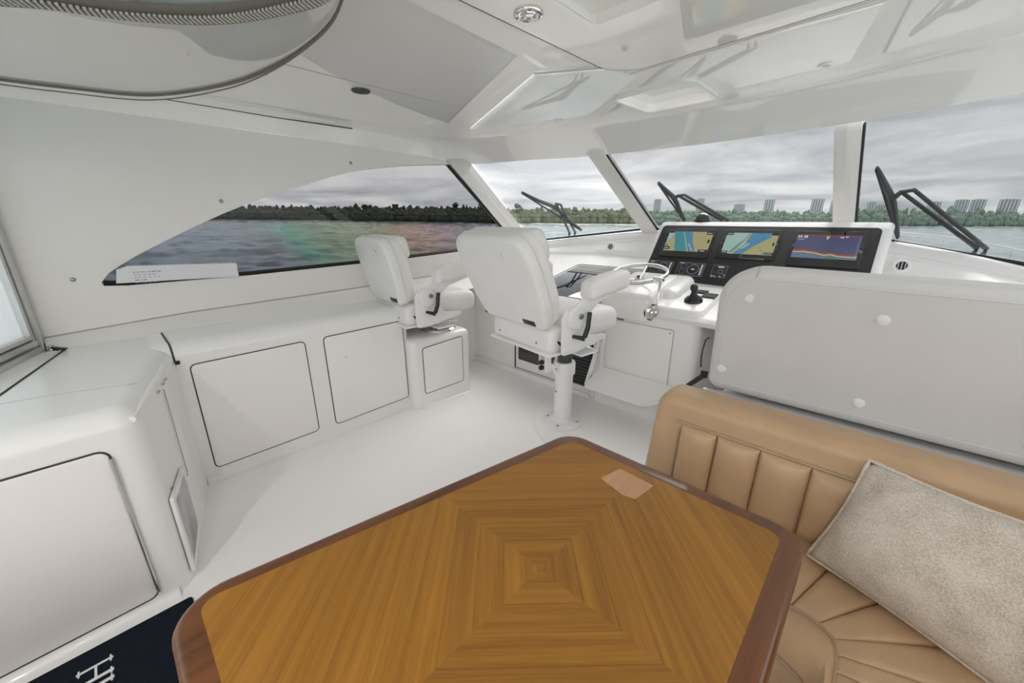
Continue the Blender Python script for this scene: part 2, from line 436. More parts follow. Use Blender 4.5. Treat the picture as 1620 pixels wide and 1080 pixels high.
def add_pillow(bm, P, M, t, r=0.02, crown=0.0, seg=4, both=False, rings=4, back_r=None):
    """Slab from an outline P (2-D), thickness t along +n, rounded front edge r, puffed by crown."""
    if area2(P) < 0: P = P[::-1]
    cx = sum(p[0] for p in P) / len(P); cy = sum(p[1] for p in P) / len(P)
    lv = []
    br = back_r if back_r is not None else (r if both else 0.0)
    if br > 0:
        for k in range(seg + 1):
            a = PI / 2 * (1 - k / seg); lv.append((inset2(P, br * (1 - math.cos(a))), br * (1 - math.sin(a))))
    else: lv.append((P, 0.0))
    if r > 0:
        for k in range(seg + 1):
            a = PI / 2 * k / seg; lv.append((inset2(P, r * (1 - math.cos(a))), t - r + r * math.sin(a)))
    else: lv.append((P, t))
    last = lv[-1][0]
    if crown:
        for k in range(1, rings + 1):
            s = 1 - k / (rings + 0.6)
            lv.append(([(cx + (p[0] - cx) * s, cy + (p[1] - cy) * s) for p in last], t + crown * (1 - s * s)))
    R = [[bm.verts.new(M @ Vector((x, y, z))) for x, y in Q] for Q, z in lv]
    n = len(P)
    for A, B in zip(R, R[1:]):
        for j in range(n): bm.faces.new((A[j], A[(j + 1) % n], B[(j + 1) % n], B[j]))
    bm.faces.new(R[0][::-1]); bm.faces.new(R[-1])
    return bm
def pillow(P, M, t, **k): return add_pillow(bmesh.new(), P, M, t, **k)
def add_ring(bm, P, M, w, t, z0=0.0):
    """Flat frame of width w (inwards) and thickness t along an outline."""
    Q = inset2(P, w)
    rows = [(P, z0), (P, z0 + t), (Q, z0 + t), (Q, z0)]
    R = [[bm.verts.new(M @ Vector((x, y, z))) for x, y in S] for S, z in rows]
    n = len(P)
    for k in range(4):
        A, B = R[k], R[(k + 1) % 4]
        for j in range(n): bm.faces.new((A[j], A[(j + 1) % n], B[(j + 1) % n], B[j]))
    return bm
def add_puff(bm, q, t, crown, r=.012, nu=10, nv=10, up=Vector((0, 0, 1)), pu=2, pv=8):
    """Padded panel on a quad q (3-D, in order); u runs q0->q3 (across), v runs q0->q1."""
    q = [Vector(p) for p in q]; w = ((q[3] - q[0]).length + (q[2] - q[1]).length) / 2; l = ((q[1] - q[0]).length + (q[2] - q[3]).length) / 2
    def par(n, L_):
        e = [r / L_ * (1 - math.cos(PI / 2 * i / 4)) for i in range(4)]; a = r / L_
        return e + [a + (1 - 2 * a) * i / n for i in range(n + 1)] + [1 - x for x in e[::-1]]
    U, V = par(nu, w), par(nv, l); G = []
    def ed(x, L_):
        d = min(x, 1 - x) * L_ / r
        return 1.0 if d >= 1 else math.sqrt(max(0, 1 - (1 - d) ** 2))
    for u in U:
        row = []
        for v in V:
            p = (q[0] * (1 - v) + q[1] * v) * (1 - u) + (q[3] * (1 - v) + q[2] * v) * u
            h = (t - r * .8) + r * .8 * min(ed(u, w), ed(v, l)) + crown * (1 - abs(2 * u - 1) ** pu) * (1 - abs(2 * v - 1) ** pv)
            row.append(bm.verts.new(p + up * h))
        G.append(row)
    for i in range(len(U) - 1):
        for j in range(len(V) - 1): bm.faces.new((G[i][j], G[i + 1][j], G[i + 1][j + 1], G[i][j + 1]))
    # skirt
    loop = [G[0][j] for j in range(len(V))] + [G[i][-1] for i in range(1, len(U))] + [G[-1][j] for j in range(len(V) - 2, -1, -1)] + [G[i][0] for i in range(len(U) - 2, 0, -1)]
    low = [bm.verts.new(v.co - up * (t - r * .8)) for v in loop]
    for i in range(len(loop)): bm.faces.new((loop[i], low[i], low[(i + 1) % len(loop)], loop[(i + 1) % len(loop)]))
    return bm
def ring(P, M, w, t, z0=0.0): return add_ring(bmesh.new(), P, M, w, t, z0)
def add_rbox(bm, c, s, r, M=I4, crown=(0, 0, 0), n=8, warp=None):
    """Rounded cushion: box of size s, edge radius r, faces puffed by crown."""
    hx = [s[i] / 2 for i in range(3)]
    def grid(h):
        k = 4; rr = min(r, h * 0.98)
        ed = [-h + rr * (1 - math.cos(PI / 2 * i / k)) for i in range(k)]
        inn = [-h + rr + (2 * h - 2 * rr) * i / n for i in range(n + 1)]
        return ed + inn + [-x for x in ed[::-1]]
    G = [grid(h) for h in hx]; cache = {}
    def vert(p):
        key = tuple(round(x, 6) for x in p)
        if key in cache: return cache[key]
        q = Vector(p); core = Vector([max(-(hx[i] - min(r, hx[i] * .98)), min(hx[i] - min(r, hx[i] * .98), q[i])) for i in range(3)])
        d = q - core
        if d.length > 1e-9:
            rr = min(r, min(hx) * .98); q = core + Vector([d[i] for i in range(3)]).normalized() * max(abs(x) for x in d)
        u = [p[i] / hx[i] for i in range(3)]
        for i in range(3):
            if crown[i]:
                j, k = (i + 1) % 3, (i + 2) % 3
                q[i] += crown[i] * u[i] * (1 - u[j] ** 2) * (1 - u[k] ** 2)
        q = q + Vector(c)
        if warp: q = Vector(warp(q))
        v = bm.verts.new(M @ q); cache[key] = v; return v
    for ax in range(3):
        a, b = (ax + 1) % 3, (ax + 2) % 3
        for sg in (-1, 1):
            for i in range(len(G[a]) - 1):
                for j in range(len(G[b]) - 1):
                    q = []
                    for x, y in ((i, j), (i + 1, j), (i + 1, j + 1), (i, j + 1)):
                        p = [0, 0, 0]; p[ax] = sg * hx[ax]; p[a] = G[a][x]; p[b] = G[b][y]
                        v = vert(p)
                        if v not in q: q.append(v)
                    if len(q) >= 3:
                        try: bm.faces.new(q if sg > 0 else q[::-1])
                        except ValueError: pass
    return bm
def rbox(c, s, r, M=I4, **k): return add_rbox(bmesh.new(), c, s, r, M, **k)
def add_loft(bm, rows, close_u=False):
    R = [[bm.verts.new(Vector(p)) for p in row] for row in rows]
    for A, B in zip(R, R[1:]):
        n = len(A)
        for j in range(n if close_u else n - 1): bm.faces.new((A[j], A[(j + 1) % n], B[(j + 1) % n], B[j]))
    return bm
def loft(rows, **k): return add_loft(bmesh.new(), rows, **k)
def add_poly_holes(bm, outer, holes, M, t):
    """Plate of thickness t along n with holes cut through."""
    loops = [[Vector((x, y, 0)) for x, y in L] for L in [outer] + holes]
    tri = tessellate_polygon(loops); flat = [p for L in loops for p in L]
    A = [bm.verts.new(M @ Vector((p.x, p.y, 0))) for p in flat]
    B = [bm.verts.new(M @ Vector((p.x, p.y, t))) for p in flat]
    for a, b, c in tri:
        try: bm.faces.new((A[a], A[b], A[c])); bm.faces.new((B[c], B[b], B[a]))
        except ValueError: pass
    k = 0
    for L in loops:
        n = len(L)
        for j in range(n):
            bm.faces.new((A[k + j], A[k + (j + 1) % n], B[k + (j + 1) % n], B[k + j]))
        k += n
    return bm
def add_bar(bm, a, b, w, d, n):
    """Straight bar from a to b, width w across, depth d along the normal n."""
    a = Vector(a); b = Vector(b); t = (b - a).normalized(); n = Vector(n); n = (n - t * n.dot(t)).normalized(); s = t.cross(n)
    M = frame((a + b) / 2, t, n=n)
    return add_box(bm, (0, 0, 0), ((b - a).length, w, d), M, min(w, d) * 0.2, 1)
def bar(a, b, w, d, n): return add_bar(bmesh.new(), a, b, w, d, n)
def text_bm(body, size, M, depth=0.001, align='LEFT', font_scale_x=1.0):
    cu = bpy.data.curves.new('t', 'FONT'); cu.body = body; cu.size = size; cu.extrude = depth; cu.align_x = align
    o = bpy.data.objects.new('t', cu); C.objects.link(o)
    dg = bpy.context.evaluated_depsgraph_get(); me = bpy.data.meshes.new_from_object(o.evaluated_get(dg))
    bm = bmesh.new(); bm.from_mesh(me)
    bmesh.ops.transform(bm, matrix=M @ Matrix.Diagonal((font_scale_x, 1, 1, 1)), verts=bm.verts)
    bpy.data.objects.remove(o); bpy.data.curves.remove(cu); bpy.data.meshes.remove(me)
    return bm
def copy_tree(o, parent=None):
    c = o.copy(); C.objects.link(c)
    if parent is not None: c.parent = parent
    for ch in [x for x in bpy.data.objects if x.parent == o]: copy_tree(ch, c)
    return c
XM = -1.09          # the boat's centre line
def mir(p): return (2 * XM - p[0], p[1], p[2])

# ================================================================== setting : sea, shore, sky line
HN = Vector((0.017531, -0.006867, 0.999823)).normalized()   # the sea's upward normal: the boat trims about a degree by the bow
EF = Vector((0, 1, 0)); EF = (EF - HN * EF.dot(HN)).normalized(); EL = HN.cross(EF)   # forward, port
SEA0 = Vector((0, 0, CAMZ)) - HN * 4.5
def env(az, d, h=0.0):
    a = math.radians(az); return SEA0 + (EF * math.cos(a) + EL * math.sin(a)) * d + HN * h
M_SEA = frame(SEA0, EF, EL)

bm = bmesh.new()
# fine, really displaced waves in the sector the windows look at; coarse flat rings elsewhere
def wave_h(x, y, d):
    c, q = math.cos(math.radians(62)), math.sin(math.radians(62))
    a_, b_ = x * c + y * q, -x * q + y * c
    f = min(1.0, d / 14.0)
    return f * (.34 * noise.noise(Vector((a_ * .50, b_ * .20, 0))) + .45 * noise.noise(Vector((a_ * .17, b_ * .07, 7))) + .20 * noise.noise(Vector((a_ * 1.4, b_ * .55, 3))))
fine = [-20 + .3 * k for k in range(401)]                    # azimuth in degrees, port positive
coarse = [100 + 8 * k for k in range(1, 30)]
AZ = fine + coarse
rr_ = [6 * (340 / 6) ** (k / 250) for k in range(251)]
far_ = [520, 960, 2000, 5000, 12000]
cs = [(math.cos(math.radians(a)), math.sin(math.radians(a))) for a in AZ]
co = [(d * c, d * q, wave_h(d * c, d * q, d) if i <= 400 and d < 340 else 0.0) for d in rr_ + far_ for i, (c, q) in enumerate(cs)]
nA_ = len(AZ); fc = [(r * nA_ + j, r * nA_ + (j + 1) % nA_, (r + 1) * nA_ + (j + 1) % nA_, (r + 1) * nA_ + j) for r in range(len(rr_ + far_) - 1) for j in range(nA_)]
fc.append(tuple(range(nA_)))
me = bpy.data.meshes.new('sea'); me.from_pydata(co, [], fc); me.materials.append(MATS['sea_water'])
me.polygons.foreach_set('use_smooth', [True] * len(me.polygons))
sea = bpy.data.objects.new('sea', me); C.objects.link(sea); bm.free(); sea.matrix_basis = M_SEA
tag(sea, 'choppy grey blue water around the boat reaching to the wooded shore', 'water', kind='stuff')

SHORE = [(100, 300), (78, 286), (62, 235), (46, 199), (36, 190), (24, 200), (12, 235), (4, 262), (-4, 320), (-9, 370), (-20, 420), (-40, 460)]
def shore_d(az):
    for (a, d), (b, e) in zip(SHORE, SHORE[1:]):
        if b <= az <= a: return d + (e - d) * (a - az) / (a - b)
    return SHORE[0][1] if az > SHORE[0][0] else SHORE[-1][1]
ICO = bmesh.new(); bmesh.ops.create_icosphere(ICO, subdivisions=2, radius=1.0)
ICO_V = [v.co.copy() for v in ICO.verts]; ICO_F = [[v.index for v in f.verts] for f in ICO.faces]; ICO.free()
def add_blob(bm, c, rx, rz, seed, rough=0.35):
    vs = []
    for v in ICO_V:
        k = 1 + rough * (noise.noise(v * 2.1 + Vector((seed, seed * 1.7, seed * 0.3))) + .7 * noise.noise(v * 5.3 + Vector((seed * .7, seed, seed * 2.3))))
        vs.append(bm.verts.new(Vector(c) + EF * v.x * rx * k + EL * v.y * rx * k + HN * v.z * rz * k))
    for f in ICO_F: bm.faces.new([vs[i] for i in f])
def treeline(az0, az1, h, m, label, dens=1.0, hvar=0.35):
    bm = bmesh.new(); az = az0; i = 0
    while az > az1:
        D = shore_d(az); step = math.degrees(1.0 / D) / dens
        for row in range(3):
            d = D + 2 + row * 5 + rnd.uniform(-1.5, 1.5)
            hh = h * (0.62 + 0.19 * row) * (1 + hvar * (noise.noise(Vector((az * 1.7, row * 5, 0))) + 0.5 * noise.noise(Vector((az * 7, row * 3, 2)))))
            rx = rnd.uniform(.8, 1.9)
            add_blob(bm, env(az + rnd.uniform(-.15, .15), d, hh * 0.66), rx, hh * 0.36, i * 1.37)
            add_blob(bm, env(az + rnd.uniform(-.15, .15), d - 1.0, hh * 0.28), rx * 1.1, hh * 0.34, i * 2.1 + 5)
            i += 1
        az -= step
    o = obj('treeline', bm, m, angle=180); tag(o, label, 'trees', kind='stuff'); return o
treeline(84, 45.5, 7.3, 'foliage_dark', 'dark mangrove trees along the shore behind the arched side window')
treeline(45.5, 27.5, 6.6, 'foliage_green', 'mid green mangrove trees behind the narrow windscreen pane')
treeline(27.5, 4.2, 6.4, 'foliage_far', 'pale green trees behind the centre windscreen pane', 0.8)
treeline(4.2, -14, 8.0, 'foliage_far', 'hazy green trees behind the right hand windscreen pane', 0.75)
# low land under the trees, and the pale sand bar
bm = bmesh.new(); rows = [[], [], []]
for k in range(0, 81):
    az = 90 - 130 * k / 80; D = shore_d(az)
    rows[0].append(env(az, D - 1.5, -0.3)); rows[1].append(env(az, D + 1.5, 0.5)); rows[2].append(env(az, D + 90, 0.8))
o = obj('shoreland', loft(rows), 'foliage_dark'); tag(o, 'low wooded land behind the waterline', 'land', kind='stuff')
rows = [[], [], [], []]
for k in range(0, 31):
    az = 41 - 16 * k / 30; D = shore_d(az); w = math.sin(PI * k / 30)
    rows[0].append(env(az, D - 9 - 14 * w, -0.2)); rows[1].append(env(az, D - 6 - 10 * w, 0.12)); rows[2].append(env(az, D - 3, 0.3)); rows[3].append(env(az, D + 2, -0.1))
o = obj('sand_bar', loft(rows), 'sand'); tag(o, 'pale sand bar at the waterline behind the narrow windscreen pane', 'beach')
# trees that stand out above the rest
def lone_tree(az, h, m, label, palm=False):
    D = shore_d(az) + 8; b = env(az, D, 0)
    t = thing('tree', label, 'tree', b, 0, 'trees standing above the shore')
    obj('trunk', tube([b, b + HN * h * .6, b + HN * h * .86], [.28, .2, .12], 6), 'trunk', t)
    bm = bmesh.new()
    for k in range(7):
        add_blob(bm, b + HN * (h * (.84 + .13 * rnd.random())) + EL * rnd.uniform(-1, 1) + EF * rnd.uniform(-1, 1), rnd.uniform(.7, 1.1), rnd.uniform(.5, .9), k * 3.3 + az, .5)
    obj('crown', bm, m, t, angle=180)
for az, h, m, lb in ((59.6, 8.6, 'foliage_dark', 'round topped tree above the dark shore, middle of the arched side window'),
                     (63.4, 8.3, 'foliage_dark', 'low bushy tree above the dark shore, left part of the arched side window'),
                     (51.6, 9.4, 'foliage_dark', 'tall tree above the dark shore, second from the slanted window post'),
                     (47.9, 9.2, 'foliage_dark', 'tall tree above the dark shore, beside the slanted window post'),
                     (43.0, 8.9, 'foliage_green', 'tall tree above the green shore at the left of the narrow pane')):
    lone_tree(az, h, m, lb)
# apartment towers
def tower(az, d, h, w, label, slabs=5, tilt=0):
    b = env(az, d, 0); a = math.radians(az)
    fwd = (EF * math.cos(a) + EL * math.sin(a)); side = (EL * math.cos(a) - EF * math.sin(a))
    t = thing('apartment_tower', label, 'building', b, 0, 'apartment towers on the far shore')
    M = frame(b, side, n=HN)
    obj('walls', box((0, 0, h / 2), (w, w * .6, h), M), 'tower_dark', t, smooth=False)
    s0 = -1 if M.to_3x3().col[1].dot(fwd) > 0 else 1
    for k in range(slabs):
        x = (k + .5) / slabs * w - w / 2
        obj('balcony_column', box((x, s0 * w * .32, h / 2 + .3), (w / slabs * .52, w * .12, h + .6), M), 'tower_wall', t, smooth=False)
    obj('roof', box((0, 0, h + 1.0), (w * .5, w * .4, 2.0), M), 'tower_wall', t, smooth=False)
TW = [(24.4, 1500, 62, 38, 'grey tower just right of the slanted windscreen post', 4),
      (18.5, 1500, 64, 38, 'grey tower behind the middle wiper arm', 4),
      (10.05, 1700, 66, 50, 'grey tower left of centre in the middle windscreen pane', 4),
      (4.1, 1700, 66, 56, 'wide grey tower right of centre in the middle windscreen pane', 5),
      (2.1, 1750, 62, 40, 'grey tower closest to the upright windscreen post on its left', 4),
      (-2.6, 1800, 56, 34, 'pale tower closest to the upright windscreen post on its right', 3),
      (-3.9, 1850, 46, 66, 'low wide pale block right of the upright windscreen post', 6),
      (-7.2, 1900, 58, 50, 'pale tower seen between the right hand wiper arms', 4),
      (-8.95, 1900, 64, 52, 'pale tower right of the right hand wiper arm, first of three', 5),
      (-10.0, 1900, 64, 52, 'pale tower right of the right hand wiper arm, middle of three', 5),
      (-11.9, 1900, 64, 66, 'wide pale tower farthest right in the right hand pane', 6),
      (14.2, 1600, 46, 54, 'low pale block between the towers of the middle pane', 5)]
for (_, d, h, w, lb, s), az in zip(TW, (24.33, 19.21, 11.78, 7.22, 5.65, 2.64, 1.79, -1.95, -3.72, -4.75, -6.56, 14.82)):
    tower(az, d, h * .86, w * .60, lb, s)

# ================================================================== room shell
# floor
fl = [(-3.1, -1.6), (0.95, -1.6), (0.95, 4.0), (-3.4, 4.0)]
struct('floor', add_poly_holes(bmesh.new(), fl, [], frame((0, 0, 0), (1, 0, 0), (0, 1, 0)), -0.06), 'floor_nonskid', smooth=False)
bm = lathe([(0, 0), (.62, 0), (.62, .012), (.61, .022), (.59, .026), (0, .026)], 64, Matrix.Translation((-1.23, 2.42, 0)))
o = obj('helm_step', bm, 'floor_nonskid'); o['kind'] = 'structure'; o.name = 'trim_1'

# port wall with the arched window opening (plane x = -3.05)
XW = -3.05
ARCH = [(-.018, 1.131), (.021, 1.178), (.074, 1.215), (.147, 1.261), (.28, 1.335), (.413, 1.403), (.584, 1.487), (.767, 1.567), (.965, 1.64), (1.154, 1.705), (1.30, 1.755), (1.446, 1.798), (1.60, 1.832), (1.733, 1.854), (1.88, 1.879), (2.029, 1.898), (2.2, 1.918), (2.377, 1.935)]
WIN = [(-.012, 1.112)] + ARCH + [(3.041, 1.399), (3.27, 1.205), (3.10, 1.192), (1.803, 1.132), (1.425, 1.122), (.688, 1.104), (.08, 1.104)]
out_ = [(-1.7, .0), (3.95, .0), (3.95, 1.22), (3.36, 1.16), (2.50, 1.93), (2.36, 1.985), (-1.7, 1.985)]
MW = frame((XW, 0, 0), (0, 1, 0), (0, 0, 1))     # u = y, v = z, n = +x
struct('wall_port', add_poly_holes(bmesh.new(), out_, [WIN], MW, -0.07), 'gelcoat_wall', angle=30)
w1 = thing('window_1', '', '', (XW, 1.5, 1.1)); 
for k in ('label', 'category'): del w1[k]
w1['kind'] = 'structure'
PANE = inset2(WIN, -0.01)
obj('pane', add_poly_holes(bmesh.new(), PANE, [], frame((XW - .05, 0, 0), (0, 1, 0), (0, 0, 1)), -0.004), 'glass_side', w1, smooth=False)
def gasket(parent, P, r=.012, n=6):
    return obj('gasket', tube(P, r, n), 'rubber_black', parent)
gasket(w1, [(XW - .03, y, z + .006) for y, z in ((-.01, 1.118), (.08, 1.105), (.688, 1.108), (1.425, 1.126), (1.803, 1.136), (3.10, 1.196))], .017)
gasket(w1, [(XW - .02, y, z) for y, z in ((2.372, 1.935), (3.041, 1.397), (3.27, 1.205))], .014)

# windscreen corner points
ATL, ATR, ABR, ABL = (-3.0, 2.58, 1.95), (-1.93, 2.94, 1.95), (-1.91, 3.95, 1.350), (-3.24, 3.755, 1.196)
BTL, BTR, BBR, BBL = (-1.81, 2.97, 1.95), (-.38, 3.05, 1.95), (-.36, 3.95, 1.352), (-1.755, 3.95, 1.356)
CTL, CTR, CBR, CBL = (-.26, 3.04, 1.95), (.86, 2.58, 1.95), (.98, 3.73, 1.118), (-.235, 3.93, 1.333)
def pane(idx, Q, m, sill=True, post=None):
    w = bpy.data.objects.new('window_%d' % idx, None); C.objects.link(w); w['kind'] = 'structure'
    w.location = Q[3]
    bm = bmesh.new(); v = [Vector(p) for p in Q]; n = (v[1] - v[0]).cross(v[3] - v[0]).normalized()
    if n.y < 0: n = -n
    a = [bm.verts.new(p + n * .02) for p in v]; b = [bm.verts.new(p + n * .026) for p in v]
    bm.faces.new(a); bm.faces.new(b[::-1])
    for j in range(4): bm.faces.new((a[j], a[(j + 1) % 4], b[(j + 1) % 4], b[j]))
    obj('pane', bm, m, w, smooth=False)
    if sill:
        e0 = (v[0] - v[3]).normalized() * .024; e1 = (v[1] - v[2]).normalized() * .024
        gasket(w, [v[3] + n * .004 + e0, v[2] + n * .004 + e1], .012)
    if post == 'L': gasket(w, [Vector(Q[0]) + n * .008, Vector(Q[3]) + n * .008], .011)
    return w, n
wA, nA = pane(2, (ATL, ATR, ABR, ABL), 'glass_port')
wB, nB = pane(3, (BTL, BTR, BBR, BBL), 'glass_front', True, 'L')
wC, nC = pane(4, (CTL, CTR, CBR, CBL), 'glass_starboard', True, 'L')
# posts between the panes
def post(name, q):
    """Solid post between the edge of one pane (q0 top, q3 bottom) and the next (q1 top, q2 bottom)."""
    bm = bmesh.new(); v = [Vector(p) for p in q]
    n = (v[1] - v[0]).cross(v[3] - v[0]).normalized()
    if n.y < 0: n = -n
    c = [(p - n * .02) for p in v]; d = [(p + n * .05) for p in v]
    mid_t = (c[0] + c[1]) / 2 - n * .012; mid_b = (c[3] + c[2]) / 2 - n * .012
    rows = []
    for k in range(2):
        t = (c[0], c[1], d[1], d[0], mid_t) if k == 0 else (c[3], c[2], d[2], d[3], mid_b)
        rows.append([t[0], t[4], t[1], t[2], t[3]])
    ext = (Vector(rows[1][1]) - Vector(rows[0][1])).normalized() * .06
    rows[0] = [p - ext for p in rows[0]]; rows[1] = [p + ext for p in rows[1]]
    add_loft(bm, rows, close_u=True); bm.verts.ensure_lookup_table()
    bm.faces.new(bm.verts[:5]); bm.faces.new(bm.verts[5:])
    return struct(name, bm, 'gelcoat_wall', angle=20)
post('trim_2', ((-3.05, 2.38, 1.938), ATL, ABL, (-3.07, 3.29, 1.188)))
post('trim_3', (ATR, BTL, BBL, ABR))
post('trim_4', (BTR, CTL, CBL, BBR))

# ceiling : flat panel at 2.10 with a rounded edge running down to the windscreen and the walls
IN = [(-2.93, -1.7, 2.1), (-2.93, -.5, 2.1), (-2.93, .5, 2.1), (-2.93, 1.2, 2.1), (-2.90, 1.75, 2.1), (-2.74, 2.2, 2.1), (-2.42, 2.46, 2.1), (-1.94, 2.64, 2.1), (-1.48, 2.725, 2.1), (-1.09, 2.735, 2.1)]
OUT = [(-3.05, -1.7, 1.985), (-3.05, -.5, 1.985), (-3.05, .5, 1.985), (-3.05, 1.2, 1.985), (-3.05, 1.85, 1.98), (-3.05, 2.38, 1.955), ATL, (-2.45, 2.765, 1.952), ATR, (XM, 3.03, 1.95)]
IN = smooth_path(IN, 5); OUT = smooth_path(OUT, 5)
IN = IN + [Vector(mir(p)) for p in IN[::-1]][1:]
OUT = OUT + [Vector(mir(p)) for p in OUT[::-1]][1:]
rows = []
SOFT = ((0.0, 0.0), (.10, .012), (.30, .10), (.55, .36), (.8, .70), (1.0, 1.0)); CRISP = ((0.0, 0.0), (.03, .02), (.08, .075), (.35, .35), (.7, .7), (1.0, 1.0))
for (s0, z0), (s1, z1) in zip(SOFT, CRISP):
    r = []
    for a, b in zip(IN, OUT):
        k = max(0.0, min(1.0, (a.y - 2.05) / .45)); s_ = s0 + (s1 - s0) * k; z_ = z0 + (z1 - z0) * k
        r.append(Vector((a.x + (b.x - a.x) * s_, a.y + (b.y - a.y) * s_, a.z + (b.z - a.z) * z_)))
    rows.append(r)
TRAY = rpoly([(-1.29, 2.165), (-.865, 2.14), (-.865, 2.535), (-1.27, 2.55)], .05, 5)
bm = bmesh.new()
add_poly_holes(bm, [(p.x, p.y) for p in IN], [TRAY], frame((0, 0, 2.1), (1, 0, 0), (0, 1, 0)), .03)
ceil_ = struct('ceiling', bm, 'gelcoat_ceiling', angle=25)
struct('trim_5', loft(rows), 'gelcoat_ceiling', angle=50)
obj('seam', tube([(-2.985, .40, 2.072), (-2.985, 1.0, 2.072), (-2.965, 1.45, 2.076)], .0035, 6), 'seam_dark', ceil_)
obj('seam', tube([(-2.08, .70, 2.0995), (-2.06, 1.70, 2.0995)], .002, 6), 'seam_grey', ceil_)
obj('seam', tube([(-2.08, .70, 2.0995), (-2.29, .73, 2.0995)], .002, 6), 'seam_grey', ceil_)
# outer roof skin so the ceiling has a deck above it
struct('trim_6', add_poly_holes(bmesh.new(), [(p.x * 1.02 + .02, p.y + .03) for p in OUT], [], frame((0, 0, 2.22), (1, 0, 0), (0, 1, 0)), .05), 'gelcoat', smooth=False)
# central hatch panel standing 25 mm proud of the ceiling, with a recessed middle
HP = rpoly([(-1.11, -.6), (.72, -.6), (.72, 1.66), (-.45, 1.76), (-1.06, 1.80)], [.1, .1, .1, .3, .16], 8)
HI = rpoly([(-.875, -.3), (.5, -.3), (.5, 1.27), (-.875, 1.31)], .02, 3)
bm = bmesh.new(); add_poly_holes(bm, HP, [HI], frame((0, 0, 2.1), (1, 0, 0), (0, 1, 0)), -.026)
hp = obj('hatch_panel', bm, 'gelcoat_ceiling', ceil_, angle=30)
obj('hatch_seam', ring(inset2(HP, -.006), frame((0, 0, 2.0745), (1, 0, 0), (0, 1, 0)), .006, .022), 'seam_dark', ceil_)
obj('hatch_lip', ring(HI, frame((0, 0, 2.075), (1, 0, 0), (0, 1, 0)), -.018, -.007), 'gelcoat_ceiling', ceil_)
for k, (dy, w) in enumerate(((.055, .02), (.095, .014))):
    pts = [(-1.05, 1.80 + dy, 2.098), (-.7, 1.785 + dy, 2.098), (-.45, 1.76 + dy, 2.098), (.1, 1.715 + dy, 2.098), (.7, 1.66 + dy, 2.098)]
    obj('ridge', tube(pts, w * .5, 8, flat=.5), 'gelcoat_ceiling', ceil_)
# recessed tray with a courtesy lamp
tr = thing('ceiling_tray', 'shallow recessed ceiling tray with a white lamp bar, above the dashboard', 'ceiling recess', (-1.08, 2.35, 2.1))
bm = bmesh.new(); T2 = inset2(TRAY, -.002); T3 = inset2(TRAY, .03)
add_loft(bm, [[(x, y, 2.100) for x, y in T2], [(x, y, 2.135) for x, y in T2], [(x, y, 2.165) for x, y in T3]], close_u=True)
bm.verts.ensure_lookup_table(); bm.faces.new(bm.verts[-len(T3):])
obj('tray', bm, 'gelcoat', tr)
obj('rim', ring(inset2(TRAY, -.016), frame((0, 0, 2.1005), (1, 0, 0), (0, 1, 0)), .017, -.014), 'gelcoat', tr)
obj('lamp_bar', add_box(bmesh.new(), (-1.03, 2.185, 2.14), (.26, .03, .03), I4, .012, 3), 'lamp_bar', tr)
obj('switch', lathe([(0, 0), (.011, 0), (.011, -.012), (.006, -.016), (0, -.016)], 12, Matrix.Translation((-1.185, 2.20, 2.135))), 'plastic_black', tr)

# starboard wall (mirror of the port one, seen only in reflections)
MS = frame((2 * XM - XW, 0, 0), (0, 1, 0), (0, 0, 1))
WIN_S = [(-1.0, 1.0), (-1.0, 1.85), (.6, 1.9), (1.45, 1.92), (2.3, 1.93), (3.0, 1.4), (3.2, 1.2), (1.8, 1.03)]
struct('wall_starboard', add_poly_holes(bmesh.new(), out_, [WIN_S], MS, .07), 'gelcoat_wall', angle=30)
w5 = bpy.data.objects.new('window_5', None); C.objects.link(w5); w5['kind'] = 'structure'; w5.location = (.87, 1.4, 1.2)
obj('pane', add_poly_holes(bmesh.new(), inset2(WIN_S, -.01), [], frame((2 * XM - XW + .05, 0, 0), (0, 1, 0), (0, 0, 1)), .004), 'glass_clear', w5, smooth=False)

# aft enclosure : counter-high wall, aluminium frame, cloudy clear curtain
A0 = Vector((-3.03, -.28, 0)); AD = Vector((.945, -.327, 0)).normalized(); AL = 4.15; AN = Vector((.327, .945, 0))
MA = frame(A0, AD, n=-AN)   # u along wall, v up, n aft
MA = Matrix(((AD.x, 0, -AN.x, A0.x), (AD.y, 0, -AN.y, A0.y), (0, 1, 0, 0), (0, 0, 0, 1)))
struct('wall_aft', span((1.36, 0, .0), (AL, .80, .07), M=MA), 'gelcoat_wall', smooth=False)
w6 = bpy.data.objects.new('window_6', None); C.objects.link(w6); w6['kind'] = 'structure'; w6.location = A0 + Vector((0, 0, .82))
obj('pane', span((.04, .86, .03), (1.92, 2.02, .034), M=MA), 'curtain_vinyl', w6, smooth=False)
obj('pane', span((1.93, .86, .03), (AL, 2.02, .034), M=MA), 'glass_clear', w6, smooth=False)
bm = bmesh.new()
for u0, u1, w0, w1_ in ((.0, .022, 0, .06), (.028, .05, -.006, .05), (.056, .074, .004, .05)): add_span(bm, (u0, .82, w0), (u1, 2.08, w1_), .004, 1, MA)
obj('frame_post', bm, 'aluminium', w6)
bm = bmesh.new()
for v0, v1, w0, w1_ in ((.822, .85, -.012, .06), (.856, .885, .0, .05), (.89, .91, .006, .05)): add_span(bm, (.05, v0, w0), (AL, v1, w1_), .004, 1, MA)
obj('frame_rail', bm, 'aluminium', w6)
obj('frame_rail', span((.0, 2.0, -.005), (AL, 2.09, .06), .004, 1, M=MA), 'aluminium', w6)
for u in (1.9, 3.1): obj('frame_post', span((u, .86, -.005), (u + .05, 2.05, .05), .004, 1, M=MA), 'aluminium', w6)
o = thing('frame_latch', 'dark metal latch at the foot of the aft window frame', 'latch', (-2.98, -.265, .822))
